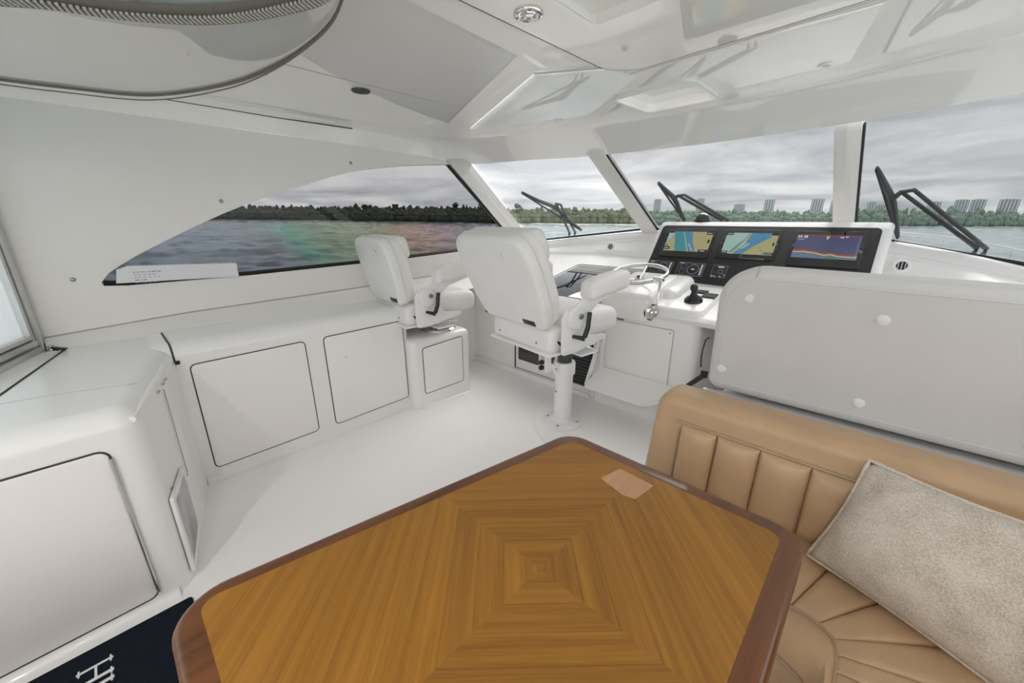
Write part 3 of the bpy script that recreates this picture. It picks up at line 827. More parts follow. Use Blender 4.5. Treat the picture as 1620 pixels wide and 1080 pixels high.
obj('plate', span((-3.0, -.285, .821), (-2.93, -.235, .829), .003, 1), 'steel', o)
obj('lever', bar((-2.975, -.262, .838), (-2.90, -.215, .836), .016, .012, (0, 0, 1)), 'plastic_black', o)
obj('pin', lathe([(0, 0), (.012, 0), (.012, .02), (0, .022)], 12, Matrix.Translation((-2.975, -.262, .828))), 'steel', o)

# front bulkhead below the dash
bm = span((-3.05, 2.63, 0), (-1.56, 2.69, .84), .004, 1)
struct('wall_forward', bm, 'gelcoat')
struct('wall_bow', add_poly_holes(bmesh.new(), [(-3.2, 0), (1.1, 0), (1.1, .98), (.6, 1.10), (-.2, 1.16), (-2.2, 1.16), (-3.2, 1.05)], [], frame((0, 3.76, 0), (1, 0, 0), (0, 0, 1)), .03), 'gelcoat', smooth=False)

# ================================================================== lockers
def locker_body(x0, x1, y0, y1, z, r, parent, m='gelcoat'):
    def warp(q): return (q.x, q.y, max(q.z, 0.0))
    return obj('body', rbox(((x0 + x1) / 2, (y0 + y1) / 2, (z - .2) / 2), (x1 - x0, y1 - y0, z + .2), r, n=6, warp=warp), m, parent)
def locker_door(P, M, parent, r=.006, gap=.005, name='door', t=.006):
    """Door leaf with a dark ring round it for the shadow gap."""
    d = obj(name, pillow(inset2(P, gap), M, t, r=.004, seg=2), 'door_white', parent)
    obj('door_gap_ring', ring(P, M, gap + .001, .0035), 'seam_dark', parent)  # shade of the door gap put into this ring's dark colour
    return d
def cove(p0, p1, out, r, parent):
    """Concave fillet along the floor from p0 to p1; out = direction away from the face."""
    p0 = Vector(p0); p1 = Vector(p1); o = Vector(out); rows = []
    for k in range(7):
        a = PI / 2 * k / 6; d = o * (r - r * math.sin(a)) + Vector((0, 0, r - r * math.cos(a)))
        rows.append([p0 + d, p1 + d])
    rows.append([p0, p1])
    bm = loft(rows); return obj('foot_cove', bm, 'gelcoat', parent)
XL = -2.585
lk = thing('storage_locker', 'long white side locker with two square doors below the arched window', 'locker', (-2.8, .85, 0))
locker_body(-3.045, XL, .05, 1.555, .835, .07, lk)
MX = frame((XL - .001, 0, 0), (0, 1, 0), (0, 0, 1))
locker_door(rpoly([(.21, .075), (.797, .081), (.795, .722), (.21, .717)], .03), MX, lk)
locker_door(rpoly([(.906, .078), (1.496, .092), (1.493, .728), (.904, .722)], .03), MX, lk)
obj('stain', lathe([(.010, 0), (.008, .0008), (0, .001)], 14, frame((XL + .0055, 1.035, .55), (0, 1, 0), n=(1, 0, 0))), 'vinyl_piping', lk)
cove((XL, .16, 0), (XL, 1.55, 0), (1, 0, 0), .035, lk)
# coaming strip between locker top and wall
bm = loft([[(-3.05, y, z + .075) for y, z in ((-.28, .80), (.3, .835), (1.4, .86), (2.6, .90))],
           [(-3.035, y, z + .07) for y, z in ((-.28, .80), (.3, .835), (1.4, .86), (2.6, .90))],
           [(-3.0, y, z + .03) for y, z in ((-.28, .80), (.3, .82), (1.4, .835), (2.6, .86))],
           [(-2.94, y, z + .008) for y, z in ((-.28, .805), (.3, .82), (1.4, .825), (2.6, .84))],
           [(-2.90, y, z - .02) for y, z in ((-.28, .805), (.3, .82), (1.4, .825), (2.6, .84))]])
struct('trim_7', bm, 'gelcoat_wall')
bm = tube([(-3.049, -.28, .878), (-3.049, .3, .913), (-3.049, 1.4, .938), (-3.049, 2.6, .978)], .003, 6)
struct('trim_8', bm, 'seam_grey')

# low plinth carrying the companion chair
pl_ = thing('seat_plinth', 'low white plinth cabinet with one small door under the companion chair', 'cabinet', (-2.78, 1.8, 0))
locker_body(-3.045, -2.485, 1.50, 2.075, .575, .05, pl_)
MP = frame((-2.486, 0, 0), (0, 1, 0), (0, 0, 1))
locker_door(rpoly([(1.585, .115), (1.985, .115), (1.985, .525), (1.585, .505)], .025), MP, pl_)
cove((-2.485, 1.55, 0), (-2.485, 2.03, 0), (1, 0, 0), .03, pl_)
gr = thing('vent_grille', 'small grey ribbed vent grille on the plinth side of the forward bulkhead', 'vent', (-2.83, 2.62, .70))
obj('backing', span((-2.875, 2.618, .56), (-2.795, 2.629, .76)), 'mid_grey', gr)
for k in range(14):
    obj('slat', span((-2.873, 2.610, .566 + k * .014), (-2.797, 2.620, .574 + k * .014)), 'seam_dark', gr)

# aft cabinet
ac = thing('aft_cabinet', 'big white cabinet in the left foreground with a large door and angled end', 'cabinet', (-2.4, -.5, 0))
def prof_cab(P, z, r):
    """Vertical body from a plan outline with a rounded top edge."""
    bm = bmesh.new(); lv = [(P, 0.0)]
    for k in range(7):
        a = PI / 2 * k / 6; lv.append((inset2(P, r * (1 - math.cos(a))), z - r + r * math.sin(a)))
    R = [[bm.verts.new((x, y, h)) for x, y in Q] for Q, h in lv]
    for A, B in zip(R, R[1:]):
        for j in range(len(P)): bm.faces.new((A[j], A[(j + 1) % len(P)], B[(j + 1) % len(P)], B[j]))
    bm.faces.new(R[-1]); return bm
PC = rpoly([(-1.815, -1.0), (-1.815, -.025), (-2.56, .155), (-3.044, .155), (-3.044, -1.0)], [.08, .08, .09, .08, .08], 7)
obj('body', prof_cab(PC, .825, .075), 'gelcoat', ac)
MC = frame((-1.816, 0, 0), (0, 1, 0), (0, 0, 1))
dr = locker_door(rpoly([(-.92, .02), (-.112, .036), (-.116, .70), (-.92, .70)], [.03, .035, .035, .03]), MC, ac, gap=.006)
obj('hinge', tube([(-1.808, -.1155, .06), (-1.808, -.1185, .665)], .006, 8), 'steel', dr)
cove((-1.815, -1.1, 0), (-1.815, -.06, 0), (1, 0, 0), .04, ac)
# end face, hatch outline, ribbed grille
EA = Vector((-1.85, -.030, 0)); ED = Vector((-.9713, .2379, 0)); EN = Vector((.2379, .9713, 0))
ME = Matrix(((ED.x, 0, EN.x, EA.x), (ED.y, 0, EN.y, EA.y), (0, 1, 0, 0), (0, 0, 0, 1)))   # u along face, v up, n out
ME = Matrix.Translation(EN * .0165) @ ME
gq = thing('louvre_grille', 'white framed grey louvre grille on the end of the left foreground cabinet', 'vent', EA + ED * .15)
GP = rpoly([(.012, .030), (.285, .075), (.285, .392), (.012, .402)], .012, 3)
GI = inset2(GP, .028)
bm = bmesh.new(); add_poly_holes(bm, GP, [GI], ME, .012)
obj('frame', bm, 'white_metal', gq)
obj('backing', pillow(GI, ME, .002, r=0), 'dark_grey', gq)
for k in range(26):
    u = .046 + k * .0083
    v0 = .066 + (u - .04) * .16; v1 = .368
    obj('slat', add_box(bmesh.new(), (u, (v0 + v1) / 2, .005), (.0042, v1 - v0, .006), ME), 'grey_plastic', gq, smooth=False)
HA = [(.372, .300), (.372, .76)]
bm = bmesh.new()
add_tube(bm, [ME @ Vector((.07, .415, .0005)), ME @ Vector((.355, .300, .0005)), ME @ Vector((.370, .315, .0005)), ME @ Vector((.376, .735, .0005))], .0022, 6)
obj('hatch_seam', bm, 'seam_grey', ac)
bm = tube([(-2.20, -.40, .8252), (-2.16, -.2, .8252), (-2.09, .0, .8245)], .0011, 6)
obj('hatch_seam', bm, 'seam_grey', ac)
bm = bmesh.new()
add_tube(bm, smooth_path([ME @ Vector((-.02, .775, -.022)), ME @ Vector((.15, .787, -.014)), ME @ Vector((.40, .789, -.012)), ME @ Vector((.60, .79, -.018))], 5), .012, 8)
obj('rim', bm, 'gelcoat', ac)
for u in (.30, .40, .46): obj('slot', add_box(bmesh.new(), (u, .755, .001), (.03, .010, .003), ME, .001, 1), 'seam_grey', ac)
obj('joint', tube([(-2.93, .158, .836), (-2.655, .158, .836)] + [(-2.655 + .071 * math.sin(a * PI / 12), .159, .765 + .071 * math.cos(a * PI / 12)) for a in range(1, 6)] + [(-2.584, .16, .745)], .0045, 6), 'seam_dark', ac)
obj('joint_block', box((-2.585, .168, .742), (.022, .02, .018)), 'rubber_black', ac)
gr_ = tube([(-2.96, -.21, .8262), (-2.3, -.366, .8262), (-2.18, -.40, .826)], .004, 6)
obj('counter_groove', gr_, 'seam_dark', ac)

# snaps
for (y, z), lb in zip(((.598, 1.565), (-.116, 1.158), (1.451, 1.859), (2.352, 1.962)),
                      ('steel snap on the wall above the middle of the arched window', 'steel snap on the wall left of the arched window tip',
                       'steel snap on the wall above the arched window crown', 'steel snap above the top of the slanted window post')):
    s = obj('snap_fastener', lathe([(0, 0), (.011, 0), (.011, .003), (.006, .006), (.0055, .009), (0, .010)], 14, frame((XW, y, z), (0, 1, 0), n=(1, 0, 0))), 'bolt')
    s.location = (0, 0, 0); tag(s, lb, 'snap', 'snaps on the side wall')
# notice carton on the window sill
bx_ = thing('cardboard_carton', 'long white carton with printed label lying in the arched window corner', 'box', (-3.015, .33, 1.11))
MB_ = Matrix.Translation((0, 0, 0))
P_ = [(.038, 1.124), (.602, 1.108), (.602, 1.192), (.10, 1.213), (.054, 1.196)]
obj('carton', pillow(P_, frame((-3.04, 0, 0), (0, 1, 0), (0, 0, 1)), .03, r=.002, seg=1), 'paper', bx_, smooth=False)
bm = bmesh.new(); yy = 1.190
rr = random.Random(3)
for ln, (w0, h_) in enumerate(((.11, .008), (.08, .004), (.10, .004), (.04, .007), (.075, .006))):
    y = .115; zb = yy - ln * .0145 - .012
    while y < .115 + w0:
        l = rr.uniform(.006, .018)
        add_box(bm, (-3.0095, y + l / 2, zb - (y - .1) * .03), (.0008, l, h_ * .6)); y += l + rr.uniform(.003, .009)
obj('print', bm, 'letter_grey', bx_, smooth=False)

# navy mat with pale lettering
MATP = rpoly([(-1.752, -1.6), (-1.37, -1.6), (-1.37, -.03), (-1.752, -.03)], .01, 2)
mt = thing('floor_mat', 'dark navy carpet mat with pale serif lettering at the foot of the cabinet', 'mat', (-1.58, -.6, 0))
obj('pile', pillow(MATP, frame((0, 0, .001), (1, 0, 0), (0, 1, 0)), .012, r=.004, seg=2), 'mat_navy', mt)
def serif_H(bm, x, y, w, h, s=.017):
    for k in (0, 1):
        cx = x + s / 2 + k * (w - s)
        add_box(bm, (cx, y + h / 2, .0135), (s if k else s * .7, h, .002))
        for yy_ in (y + .006, y + h - .006): add_box(bm, (cx, yy_, .0139), (s * 2.3, .0045, .002))
    add_box(bm, (x + w / 2, y + h * .52, .0132), (w - s, s * .55, .002))
bm = bmesh.new(); serif_H(bm, -1.666, -.347, .067, .088, .012)
obj('letter', bm, 'letter_white', mt, smooth=False)
bm = bmesh.new(); cx = -1.573
add_box(bm, (cx, -.347 + .044, .0135), (.012, .088, .002))
for yy_ in (-.341, -.265): add_box(bm, (cx, yy_, .0139), (.027, .0045, .002))
obj('letter', bm, 'letter_white', mt, smooth=False)

# ================================================================== table
tb = thing('dinette_table', 'large wooden dinette table with diamond matched veneer and dark walnut edge', 'table', (-.43, .52, 0))
TZ = .70
TP = rpoly([(-.935, -.062), (.0, -.062), (-.005, 1.082), (-.735, 1.082)], [.095, .10, .085, .09], 10)
TI = inset2(TP, .052)
TI = rpoly([(-.885, -.01), (-.052, -.01), (-.055, 1.030), (-.690, 1.030)], [.03, .03, .03, .02], 5)
TB = [TP[i] for i in range(len(TP))]
def edge_band():
    bm = bmesh.new(); n = len(TP)
    # outline with same vertex count for the inner edge: offset outline
    lv = [(inset2(TP, .012), TZ - .052), (inset2(TP, .003), TZ - .048), (TP, TZ - .040), (TP, TZ - .030), (inset2(TP, .003), TZ - .026), (inset2(TP, .001), TZ - .020)]
    for k in range(6):
        a = PI / 2 * k / 5; lv.append((inset2(TP, .001 + .016 * (1 - math.cos(a))), TZ - .014 + .014 * math.sin(a)))
    lv.append((inset2(TP, .06), TZ)); lv.append((inset2(TP, .06), TZ - .052))
    R = [[bm.verts.new((x, y, z)) for x, y in Q] for Q, z in lv]
    for A, B in zip(R, R[1:] + R[:1]):
        for j in range(n): bm.faces.new((A[j], A[(j + 1) % n], B[(j + 1) % n], B[j]))
    return bm
obj('edge_band', edge_band(), 'walnut', tb, angle=60)
bm = pillow(TI, frame((0, 0, TZ - .03), (1, 0, 0), (0, 1, 0)), .0312, r=0)
vt = bpy.data.objects.new('veneer_top', None)
me = bpy.data.meshes.new('veneer_top'); bm.transform(Matrix.Translation((.428, -.538, 0))); bmesh.ops.recalc_face_normals(bm, faces=bm.faces); bm.to_mesh(me); bm.free(); me.materials.append(MATS['veneer'])
vt = bpy.data.objects.new('veneer_top', me); C.objects.link(vt); vt.parent = tb; vt.location = (-.428 + .43, .538 - .52, 0)
o = obj('veneer_patch', pillow([(-.501, .914), (-.415, .892), (-.381, .900), (-.369, .992), (-.483, .998)], frame((0, 0, TZ), (1, 0, 0), (0, 1, 0)), .0016, r=0), 'veneer_pale', tb, smooth=False)  # paler patch laid flat on the veneer
o['label'] = 'paler patch of the table top'
obj('underframe', span((-.75, .12, TZ - .075), (-.2, .9, TZ - .03), .01, 2), 'walnut', tb)
obj('pedestal', lathe([(.19, 0), (.19, .012), (.17, .022), (.062, .03), (.055, .04), (.055, .60), (.11, .615), (.11, .628)], 32, Matrix.Translation((-.45, .5, 0))), 'steel', tb)

# ================================================================== settee
st = thing('settee', 'tan leather corner settee with channelled back and pleated seat beside the table', 'sofa', (.1, 1.3, 0))
SZ = .45
# base plinth
bm = add_poly_holes(bmesh.new(), [(-.53, 1.0), (.02, 1.0), (.05, .9), (.05, -.6), (.74, -.6), (.74, 1.56), (-.53, 1.56)], [], frame((0, 0, 0), (1, 0, 0), (0, 1, 0)), .33)
obj('base', bm, 'gelcoat', st, smooth=False)
# backrest shell : long cushion, leaning a little
def lean(q): return (q.x, q.y + (q.z - .45) * .12, q.z)
Mb = frame((0, 1.50, 0), (1, 0, 0), (0, 0, 1))      # u = x, v = z, n = -y
BP = rpoly([(-.60, .30), (.80, .30), (.80, .790), (-.578, .790)], [.02, .02, .05, .07], 8)
bm = bmesh.new(); add_pillow(bm, BP, frame((0, 1.575, 0), (1, 0, 0), (0, 0, 1)), .145, r=.045, both=True, back_r=.02, seg=6)
for v in bm.verts: v.co = Vector(lean(v.co))
obj('backrest', bm, 'leather_beige', st)
# channels
CX = [-.462, -.330, -.190, -.045, .100, .245, .39, .54, .69]
for k in range(len(CX) - 1):
    a, b = CX[k], CX[k + 1]
    bm = bmesh.new(); add_puff(bm, [(a + .001, 1.435, .435), (a + .001, 1.435, .686), (b - .001, 1.435, .686), (b - .001, 1.435, .435)], .022, .022, r=.014, up=Vector((0, -1, 0)), pv=10)
    for v in bm.verts: v.co = Vector(lean(v.co))
    obj('channel', bm, 'leather_beige', st)
bm = bmesh.new()
pts = [(-.468, 1.428, .44), (-.468, 1.428, .63), (-.462, 1.427, .665), (-.44, 1.426, .686), (-.40, 1.426, .690), (.69, 1.426, .690)]
add_tube(bm, [lean(Vector(p)) for p in smooth_path(pts, 4)], .0052, 8)
obj('piping', bm, 'leather_piping', st)
# end arm returning along the starboard side
bm = rbox((.71, .5, .57), (.14, 2.0, .52), .045)
obj('side_backrest', bm, 'leather_beige', st)
# seat : inner smooth bolster + pleats fanning round the corner
INN = smooth_path([(-.53, 1.090), (-.2, 1.093), (-.05, 1.099), (.02, 1.104), (.065, 1.094), (.092, 1.070), (.100, 1.035), (.102, .98), (.102, .8), (.102, .3), (.102, -.5)], 6)
FRO = smooth_path([(-.53, .985), (-.2, .985), (-.06, .975), (.0, .958), (.045, .937), (.062, .915), (.070, .88), (.072, .82), (.072, .7), (.072, .25), (.072, -.5)], 6)
bm = bmesh.new(); rows = []
for s, z in ((0, .30), (0, .40), (.06, .432), (.2, .449), (.5, .459), (.8, .455), (.96, .445), (1.0, .436)):
    rows.append([Vector((a.x + (b.x - a.x) * s, a.y + (b.y - a.y) * s, z)) for a, b in zip(FRO, INN)])
add_loft(bm, rows); obj('bolster', bm, 'leather_beige', st)
obj('piping', tube([(p.x, p.y, .443) for p in INN], .0055, 8), 'leather_piping', st)
obj('piping', tube([(p.x, p.y, .41) for p in FRO], .0055, 8), 'leather_piping', st)
seams = [((-.53, 1.09), (-.53, 1.45)), ((-.40, 1.09), (-.40, 1.45)), ((-.27, 1.09), (-.27, 1.45)), ((-.14, 1.095), (-.12, 1.45)), ((-.005, 1.104), (.09, 1.45)),
         ((.057, 1.097), (.27, 1.45)), ((.089, 1.074), (.56, 1.45)), ((.101, 1.034), (.66, 1.235)), ((.102, .985), (.66, 1.105)), ((.102, .90), (.66, .96)), ((.102, .79), (.66, .80)), ((.102, .66), (.66, .66)), ((.102, .5), (.66, .5))]
for (a0, a1), (b0, b1) in zip(seams, seams[1:]):
    Q = [a0, b0, b1, a1]
    bm = bmesh.new(); add_puff(bm, [(x, y, .405) for x, y in Q], .040, .011, r=.010)
    obj('pleat', bm, 'leather_beige', st)
bm = add_poly_holes(bmesh.new(), [(-.53, 1.02), (.04, 1.02), (.09, .98), (.09, -.5), (.68, -.5), (.68, 1.47), (-.53, 1.47)], [], frame((0, 0, .32), (1, 0, 0), (0, 1, 0)), .09)
obj('seat_foam', bm, 'leather_beige', st, smooth=False)

# pillow
pw = thing('throw_pillow', 'oatmeal linen throw pillow with piped edge on the tan settee', 'pillow', (.22, 1.28, SZ))
pb = [Vector((.000, 1.315, .468)), Vector((.415, 1.155, .455)), Vector((.42, 1.285, .81)), Vector((.075, 1.405, .795))]
def cushion(corners, thick, bm, N=22):
    c = corners; n = (c[1] - c[0]).cross(c[3] - c[0]).normalized()
    G = {}
    def pt(u, v):
        # soft concave sides between pointed corners
        uu = u - .045 * math.sin(PI * u * 2) * 0; w = .035
        q = c[0] * (1 - u) * (1 - v) + c[1] * u * (1 - v) + c[2] * u * v + c[3] * (1 - u) * v
        ctr = (c[0] + c[1] + c[2] + c[3]) / 4
        k = w * (math.sin(PI * u) * (abs(2 * v - 1)) ** 3 + math.sin(PI * v) * (abs(2 * u - 1)) ** 3)
        return q + (ctr - q) * k * 1.6
    for s in (1, -1):
        for i in range(N + 1):
            for j in range(N + 1):
                u, v = i / N, j / N; e = i in (0, N) or j in (0, N)
                key = (i, j, 0 if e else s)
                if key in G: continue
                h = (max(0, (1 - (2 * u - 1) ** 2)) ** .55) * (max(0, (1 - (2 * v - 1) ** 2)) ** .55)
                wr = .004 * noise.noise(Vector((u * 5, v * 5, s)))
                G[key] = bm.verts.new(pt(u, v) + n * s * (thick / 2) * h + n * wr * h)
        for i in range(N):
            for j in range(N):
                q = []
                for a, b in ((i, j), (i + 1, j), (i + 1, j + 1), (i, j + 1)):
                    e = a in (0, N) or b in (0, N); q.append(G[(a, b, 0 if e else s)])
                bm.faces.new(q if s > 0 else q[::-1])
    loop = [pt(i / N, 0) for i in range(N)] + [pt(1, i / N) for i in range(N)] + [pt(1 - i / N, 1) for i in range(N)] + [pt(0, 1 - i / N) for i in range(N)]
    return loop
bm = bmesh.new(); lp = cushion(pb, .18, bm)
obj('cover', bm, 'pillow_cloth', pw, angle=180)
obj('piping', tube(lp, .0055, 8, closed=True), 'pillow_cloth', pw)

# ================================================================== helm bench seen from behind
hb = thing('helm_bench', 'broad white bench seat seen from behind with buttoned back, behind the settee', 'bench', (.15, 1.95, 0))
bm = bmesh.new(); add_rbox(bm, (.17, 2.0, .35), (1.24, .76, .70), .03, n=3, warp=lambda q: (q.x, q.y, max(0, q.z)))
obj('base', bm, 'gelcoat', hb)
Mh = frame((0, 1.815, 0), (1, 0, 0), (0, 0, 1))     # n = -y (towards the settee)
def tilt_b(q): return (q.x, q.y - (q.z - .72) * .20, q.z)
HP_ = rpoly([(-.495, .725), (.78, .735), (.78, 1.275), (-.475, 1.285)], [.05, .05, .08, .15], 10)
bm = bmesh.new(); add_pillow(bm, HP_, Mh @ Matrix.Translation((0, 0, -.028)), .048, r=.042, seg=7)
add_pillow(bm, HP_, frame((0, 1.815, 0), (-1, 0, 0), (0, 0, 1)) @ Matrix.Diagonal((-1, 1, 1, 1)) @ Matrix.Translation((0, 0, .027)), .105, r=.05, seg=6)
for v in bm.verts: v.co = Vector(tilt_b(v.co))
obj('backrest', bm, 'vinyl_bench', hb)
bm = bmesh.new(); add_tube(bm, [tilt_b(Vector((x, 1.795, z))) for x, z in inset2(HP_, .043)], .0022, 6, closed=True)
obj('piping', bm, 'vinyl_bench', hb)
obj('top_seam', tube([tilt_b(Vector(p)) for p in ((-.345, 1.812, 1.2875), (-.345, 1.799, 1.275), (-.35, 1.794, 1.247))], .0022, 6), 'seam_grey', hb)
for x, z in ((-.365, 1.162), (.022, 1.142), (-.435, .835), (.022, .825), (.41, 1.135), (.41, .825)):
    p = Vector(tilt_b(Vector((x, 1.7945, z))))
    obj('button', lathe([(.0, -.002), (.019, -.002), (.019, .0015), (.0165, .003), (.016, .001), (.014, .005), (.009, .0065), (0, .007)], 20, axis_m(p, (0, -1, -.2))), 'vinyl_white', hb)
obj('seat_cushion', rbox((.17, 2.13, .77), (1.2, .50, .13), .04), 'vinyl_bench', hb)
obj('ledge', span((-.46, 1.625, .655), (.80, 1.84, .712), .012, 3), 'gelcoat', hb)
obj('hinge', box((-.445, 1.69, .735), (.06, .03, .05), I4, .004, 1), 'steel', hb)
obj('hinge_knuckle', add_tube(bmesh.new(), [(-.44, 1.672, .738), (-.412, 1.672, .738)], .013, 10), 'plastic_black', hb)
obj('gas_strut', tube([(-.59, 1.86, .68), (-.525, 1.84, .755)], .012, 10), 'plastic_black', hb)
obj('strut_eye', box((-.518, 1.835, .768), (.03, .02, .035), I4, .004, 1), 'plastic_black', hb)
obj('cable', tube(smooth_path([(-.535, 1.83, .80), (-.54, 1.83, .86), (-.53, 1.82, .93), (-.515, 1.815, .95)], 4), .004, 6), 'dark_grey', hb)

# ================================================================== helm chairs
def helm_chair(label, loc, rotz, z_low, sides=(1, -1), yb=-.445, rake=.19, hs=1.0, ws=1.0):
    t = thing('helm_chair', label, 'chair', loc, rotz, 'helm chairs')
    K = dict(local=True)
    top = .0
    S = z_low           # height removed from the pedestal
    # pedestal (local z = 0 at the mounting face)
    h = .50 - S
    if S < .2:
        obj('foot_flange', lathe([(.075, .0), (.145, 0), (.145, .016), (.138, .022), (.085, .026), (.072, .04), (.066, .06), (0, .06)], 36), 'white_metal', t, **K)
        for a in (.5, 2.0, 3.6, 5.2):
            obj('bolt', lathe([(0, .02), (.010, .02), (.010, .027), (0, .030)], 8, Matrix.Translation((.112 * math.cos(a), .112 * math.sin(a), 0))), 'bolt', t, **K)
        obj('column', lathe([(.064, .04), (.064, h - .03), (0, h - .03)], 32), 'white_metal', t, **K)
        obj('collar', lathe([(.050, h - .08), (.077, h - .08), (.077, h + .0), (.072, h + .006), (.050, h + .006)], 32), 'white_metal', t, **K)
        obj('collar_clamp', box((-.02, -.078, h - .035), (.08, .012, .05), I4, .003, 1), 'white_metal', t, **K)
        obj('bolt', lathe([(0, 0), (.007, 0), (.007, .006), (0, .008)], 8, axis_m((.005, -.084, h - .035), (0, -1, 0))), 'bolt', t, **K)
        obj('bolt', lathe([(0, 0), (.007, 0), (.007, .006), (0, .008)], 8, axis_m((-.01, -.064, .26), (0, -1, 0))), 'bolt', t, **K)
        obj('inner_column', lathe([(.052, h - .05), (.052, .665 - S), (0, .665 - S)], 28), 'dark_grey', t, **K)
    else:
        obj('foot_flange', lathe([(0, 0), (.15, 0), (.15, .01), (.14, .02), (.09, .024), (0, .024)], 36), 'chrome', t, **K)
        obj('inner_column', lathe([(.075, .02), (.07, .665 - S), (0, .665 - S)], 28), 'grey_plastic', t, **K)
        obj('lock_lever', tube([(.06, -.05, .03), (.075, -.05, .075), (.055, -.06, .12)], .008, 8), 'plastic_black', t, **K)
    T = lambda x, y, z: Vector((x, y, z - S))
    TS = Matrix.Translation((0, 0, -S))
    # seat plate, slide
    obj('seat_plate', box((0, -.10, .672), (.40, .36, .020), TS, .006, 2), 'white_metal', t, **K)
    obj('slide_block', box((0, -.02, .655), (.20, .26, .03), TS, .006, 2), 'white_metal', t, **K)
    # lumbar tray behind the seat
    obj('rear_tray', rbox((-.005, -.33, .782), (.56, .17, .145), .035, TS, n=5), 'vinyl_white', t, **K)
    obj('tray_edge', box((-.005, -.335, .706), (.585, .19, .014), TS, .005, 2), 'white_metal', t, **K)
    for x in (-.20, .16): obj('tray_stud', lathe([(0, 0), (.0065, 0), (.006, .004), (0, .005)], 10, axis_m(T(x, -.4155, .76), (0, -1, 0))), 'bolt', t, **K)
    # seat cushion
    def sw(q): return (q.x, q.y, q.z - max(0, q.y - .12) ** 2 * .8)
    obj('seat', rbox((0, -.035, .838), (.56, .50, .16), .06, TS, crown=(0, 0, .012), warp=sw), 'vinyl_white', t, **K)
    # reclined back : u = x, v up along back, n towards the rear (-y)
    p0 = T(0, yb, .86); up = Vector((0, -rake, .42)).normalized(); nrm = Vector((0, -up.z, up.y))
    MBk = Matrix(((1, 0, 0, p0.x), (0, up.y, nrm.y, p0.y), (0, up.z, nrm.z, p0.z), (0, 0, 0, 1)))
    OUTL = rpoly([(-.285, .0), (.285, .0), (.335, .17), (.345, .36), (.320, .56), (-.320, .56), (-.345, .36), (-.335, .17)], [.06, .06, .2, .2, .13, .13, .2, .2], 7)
    OUTL = [(x * ws, y * hs) for x, y in OUTL]
    bm = bmesh.new(); add_pillow(bm, OUTL, MBk @ Matrix.Translation((0, 0, -.045)), .06, r=.028, seg=5, crown=.010)
    obj('back_shell', bm, 'vinyl_white', t, **K)
    FR = Matrix(((1, 0, 0, p0.x), (0, up.y, -nrm.y, p0.y), (0, up.z, -nrm.z, p0.z), (0, 0, 0, 1)))
    bm = bmesh.new(); add_pillow(bm, inset2(OUTL, .004), FR @ Matrix.Translation((0, 0, .044)), .095, r=.05, seg=6, crown=.02)
    HL = rpoly([(-.30, .36), (.30, .36), (.315, .45), (.305, .545), (-.305, .545), (-.315, .45)], [.03, .03, .1, .12, .12, .1], 6); HL = [(x * ws, y * hs) for x, y in HL]
    obj('back_cushion', bm, 'vinyl_white', t, **K)
    bm = bmesh.new(); add_pillow(bm, HL, FR @ Matrix.Translation((0, 0, .10)), .085, r=.05, seg=5, crown=.015)
    obj('headrest', bm, 'vinyl_white', t, **K)
    pi_ = [MBk @ Vector((x, y, -.045)) for x, y in inset2(OUTL, -.002)]
    obj('piping', tube(pi_, .0045, 8, closed=True), 'vinyl_piping', t, **K)
    pi2 = [MBk @ Vector((x, y, .006)) for x, y in inset2(OUTL, .016)]
    k0 = len(pi2) // 8
    for x, v in ((-.13, .463), (.13, .463), (-.215, .125), (.215, .125)):
        obj('button', lathe([(0, 0), (.016, 0), (.016, .003), (.012, .006), (0, .008)], 16, frame(MBk @ Vector((x * ws, v * hs, .016 + (.008 if abs(x) < .2 else .003))), (1, 0, 0), n=nrm)), 'vinyl_white', t, **K)
    lp = obj('maker_plate', box((0, 0, 0), (.105, .034, .006), MBk @ Matrix.Translation((.165, .045, .017)), .003, 2), 'plastic_black', t, **K)
    bm = text_bm('RELEASE', .022, MBk @ Matrix.Translation((.128, .0375, .0202)), .0005, font_scale_x=.85)
    add_box(bm, (0, 0, 0), (.012, .014, .001), MBk @ Matrix.Translation((.120, .045, .0204)) @ Matrix.Rotation(.7, 4, 'Z'))
    obj('maker_lettering', bm, 'screen_white' if False else 'letter_white', lp, smooth=False)
    # recline struts (both sides) and side brackets, hubs, arms
    for s in sides:
        X = lambda x: s * x
        MS_ = Matrix(((0, 0, s, 0), (1, 0, 0, 0), (0, 1, 0, -S), (0, 0, 0, 1)))     # (u,v,n) -> y, z, outwards x
        BR_ = rpoly([(-.345, .70), (-.24, .70), (.04, .745), (.04, .77), (-.13, .79), (-.175, .96), (-.28, .99), (-.355, .94), (-.352, .74)], [.02, .03, .01, .01, .06, .05, .06, .06, .03], 5)
        obj('side_bracket', pillow(BR_, MS_ @ Matrix.Translation((0, 0, .300)), .012, r=.004, seg=2), 'white_metal', t, **K)
        obj('bracket_foot', box((s * .20, -.10, .664), (.22, .16, .012), TS, .004, 1), 'white_metal', t, **K)
        hub = T(s * .308, -.262, .920)
        obj('pivot_hub', lathe([(0, 0), (.068, 0), (.068, .028), (.060, .036), (0, .038)], 30, axis_m(hub, (s, 0, 0))), 'white_metal', t, **K)
        obj('hub_bolt', lathe([(0, 0), (.017, 0), (.017, .006), (.009, .008), (.009, .012), (0, .012)], 14, axis_m(T(s * .346, -.245, .93), (s, 0, 0))), 'bolt', t, **K)
        lv = obj('recline_lever', tube([T(s * .362, -.19, .95), T(s * .366, -.205, .86), T(s * .362, -.225, .805)], [.013, .0145, .015], 10), 'plastic_black', t, **K)
        obj('lever_knob', tube([T(s * .312, -.27, .808), T(s * .375, -.235, .80)], [.010, .015], 10), 'plastic_black', lv, **K)
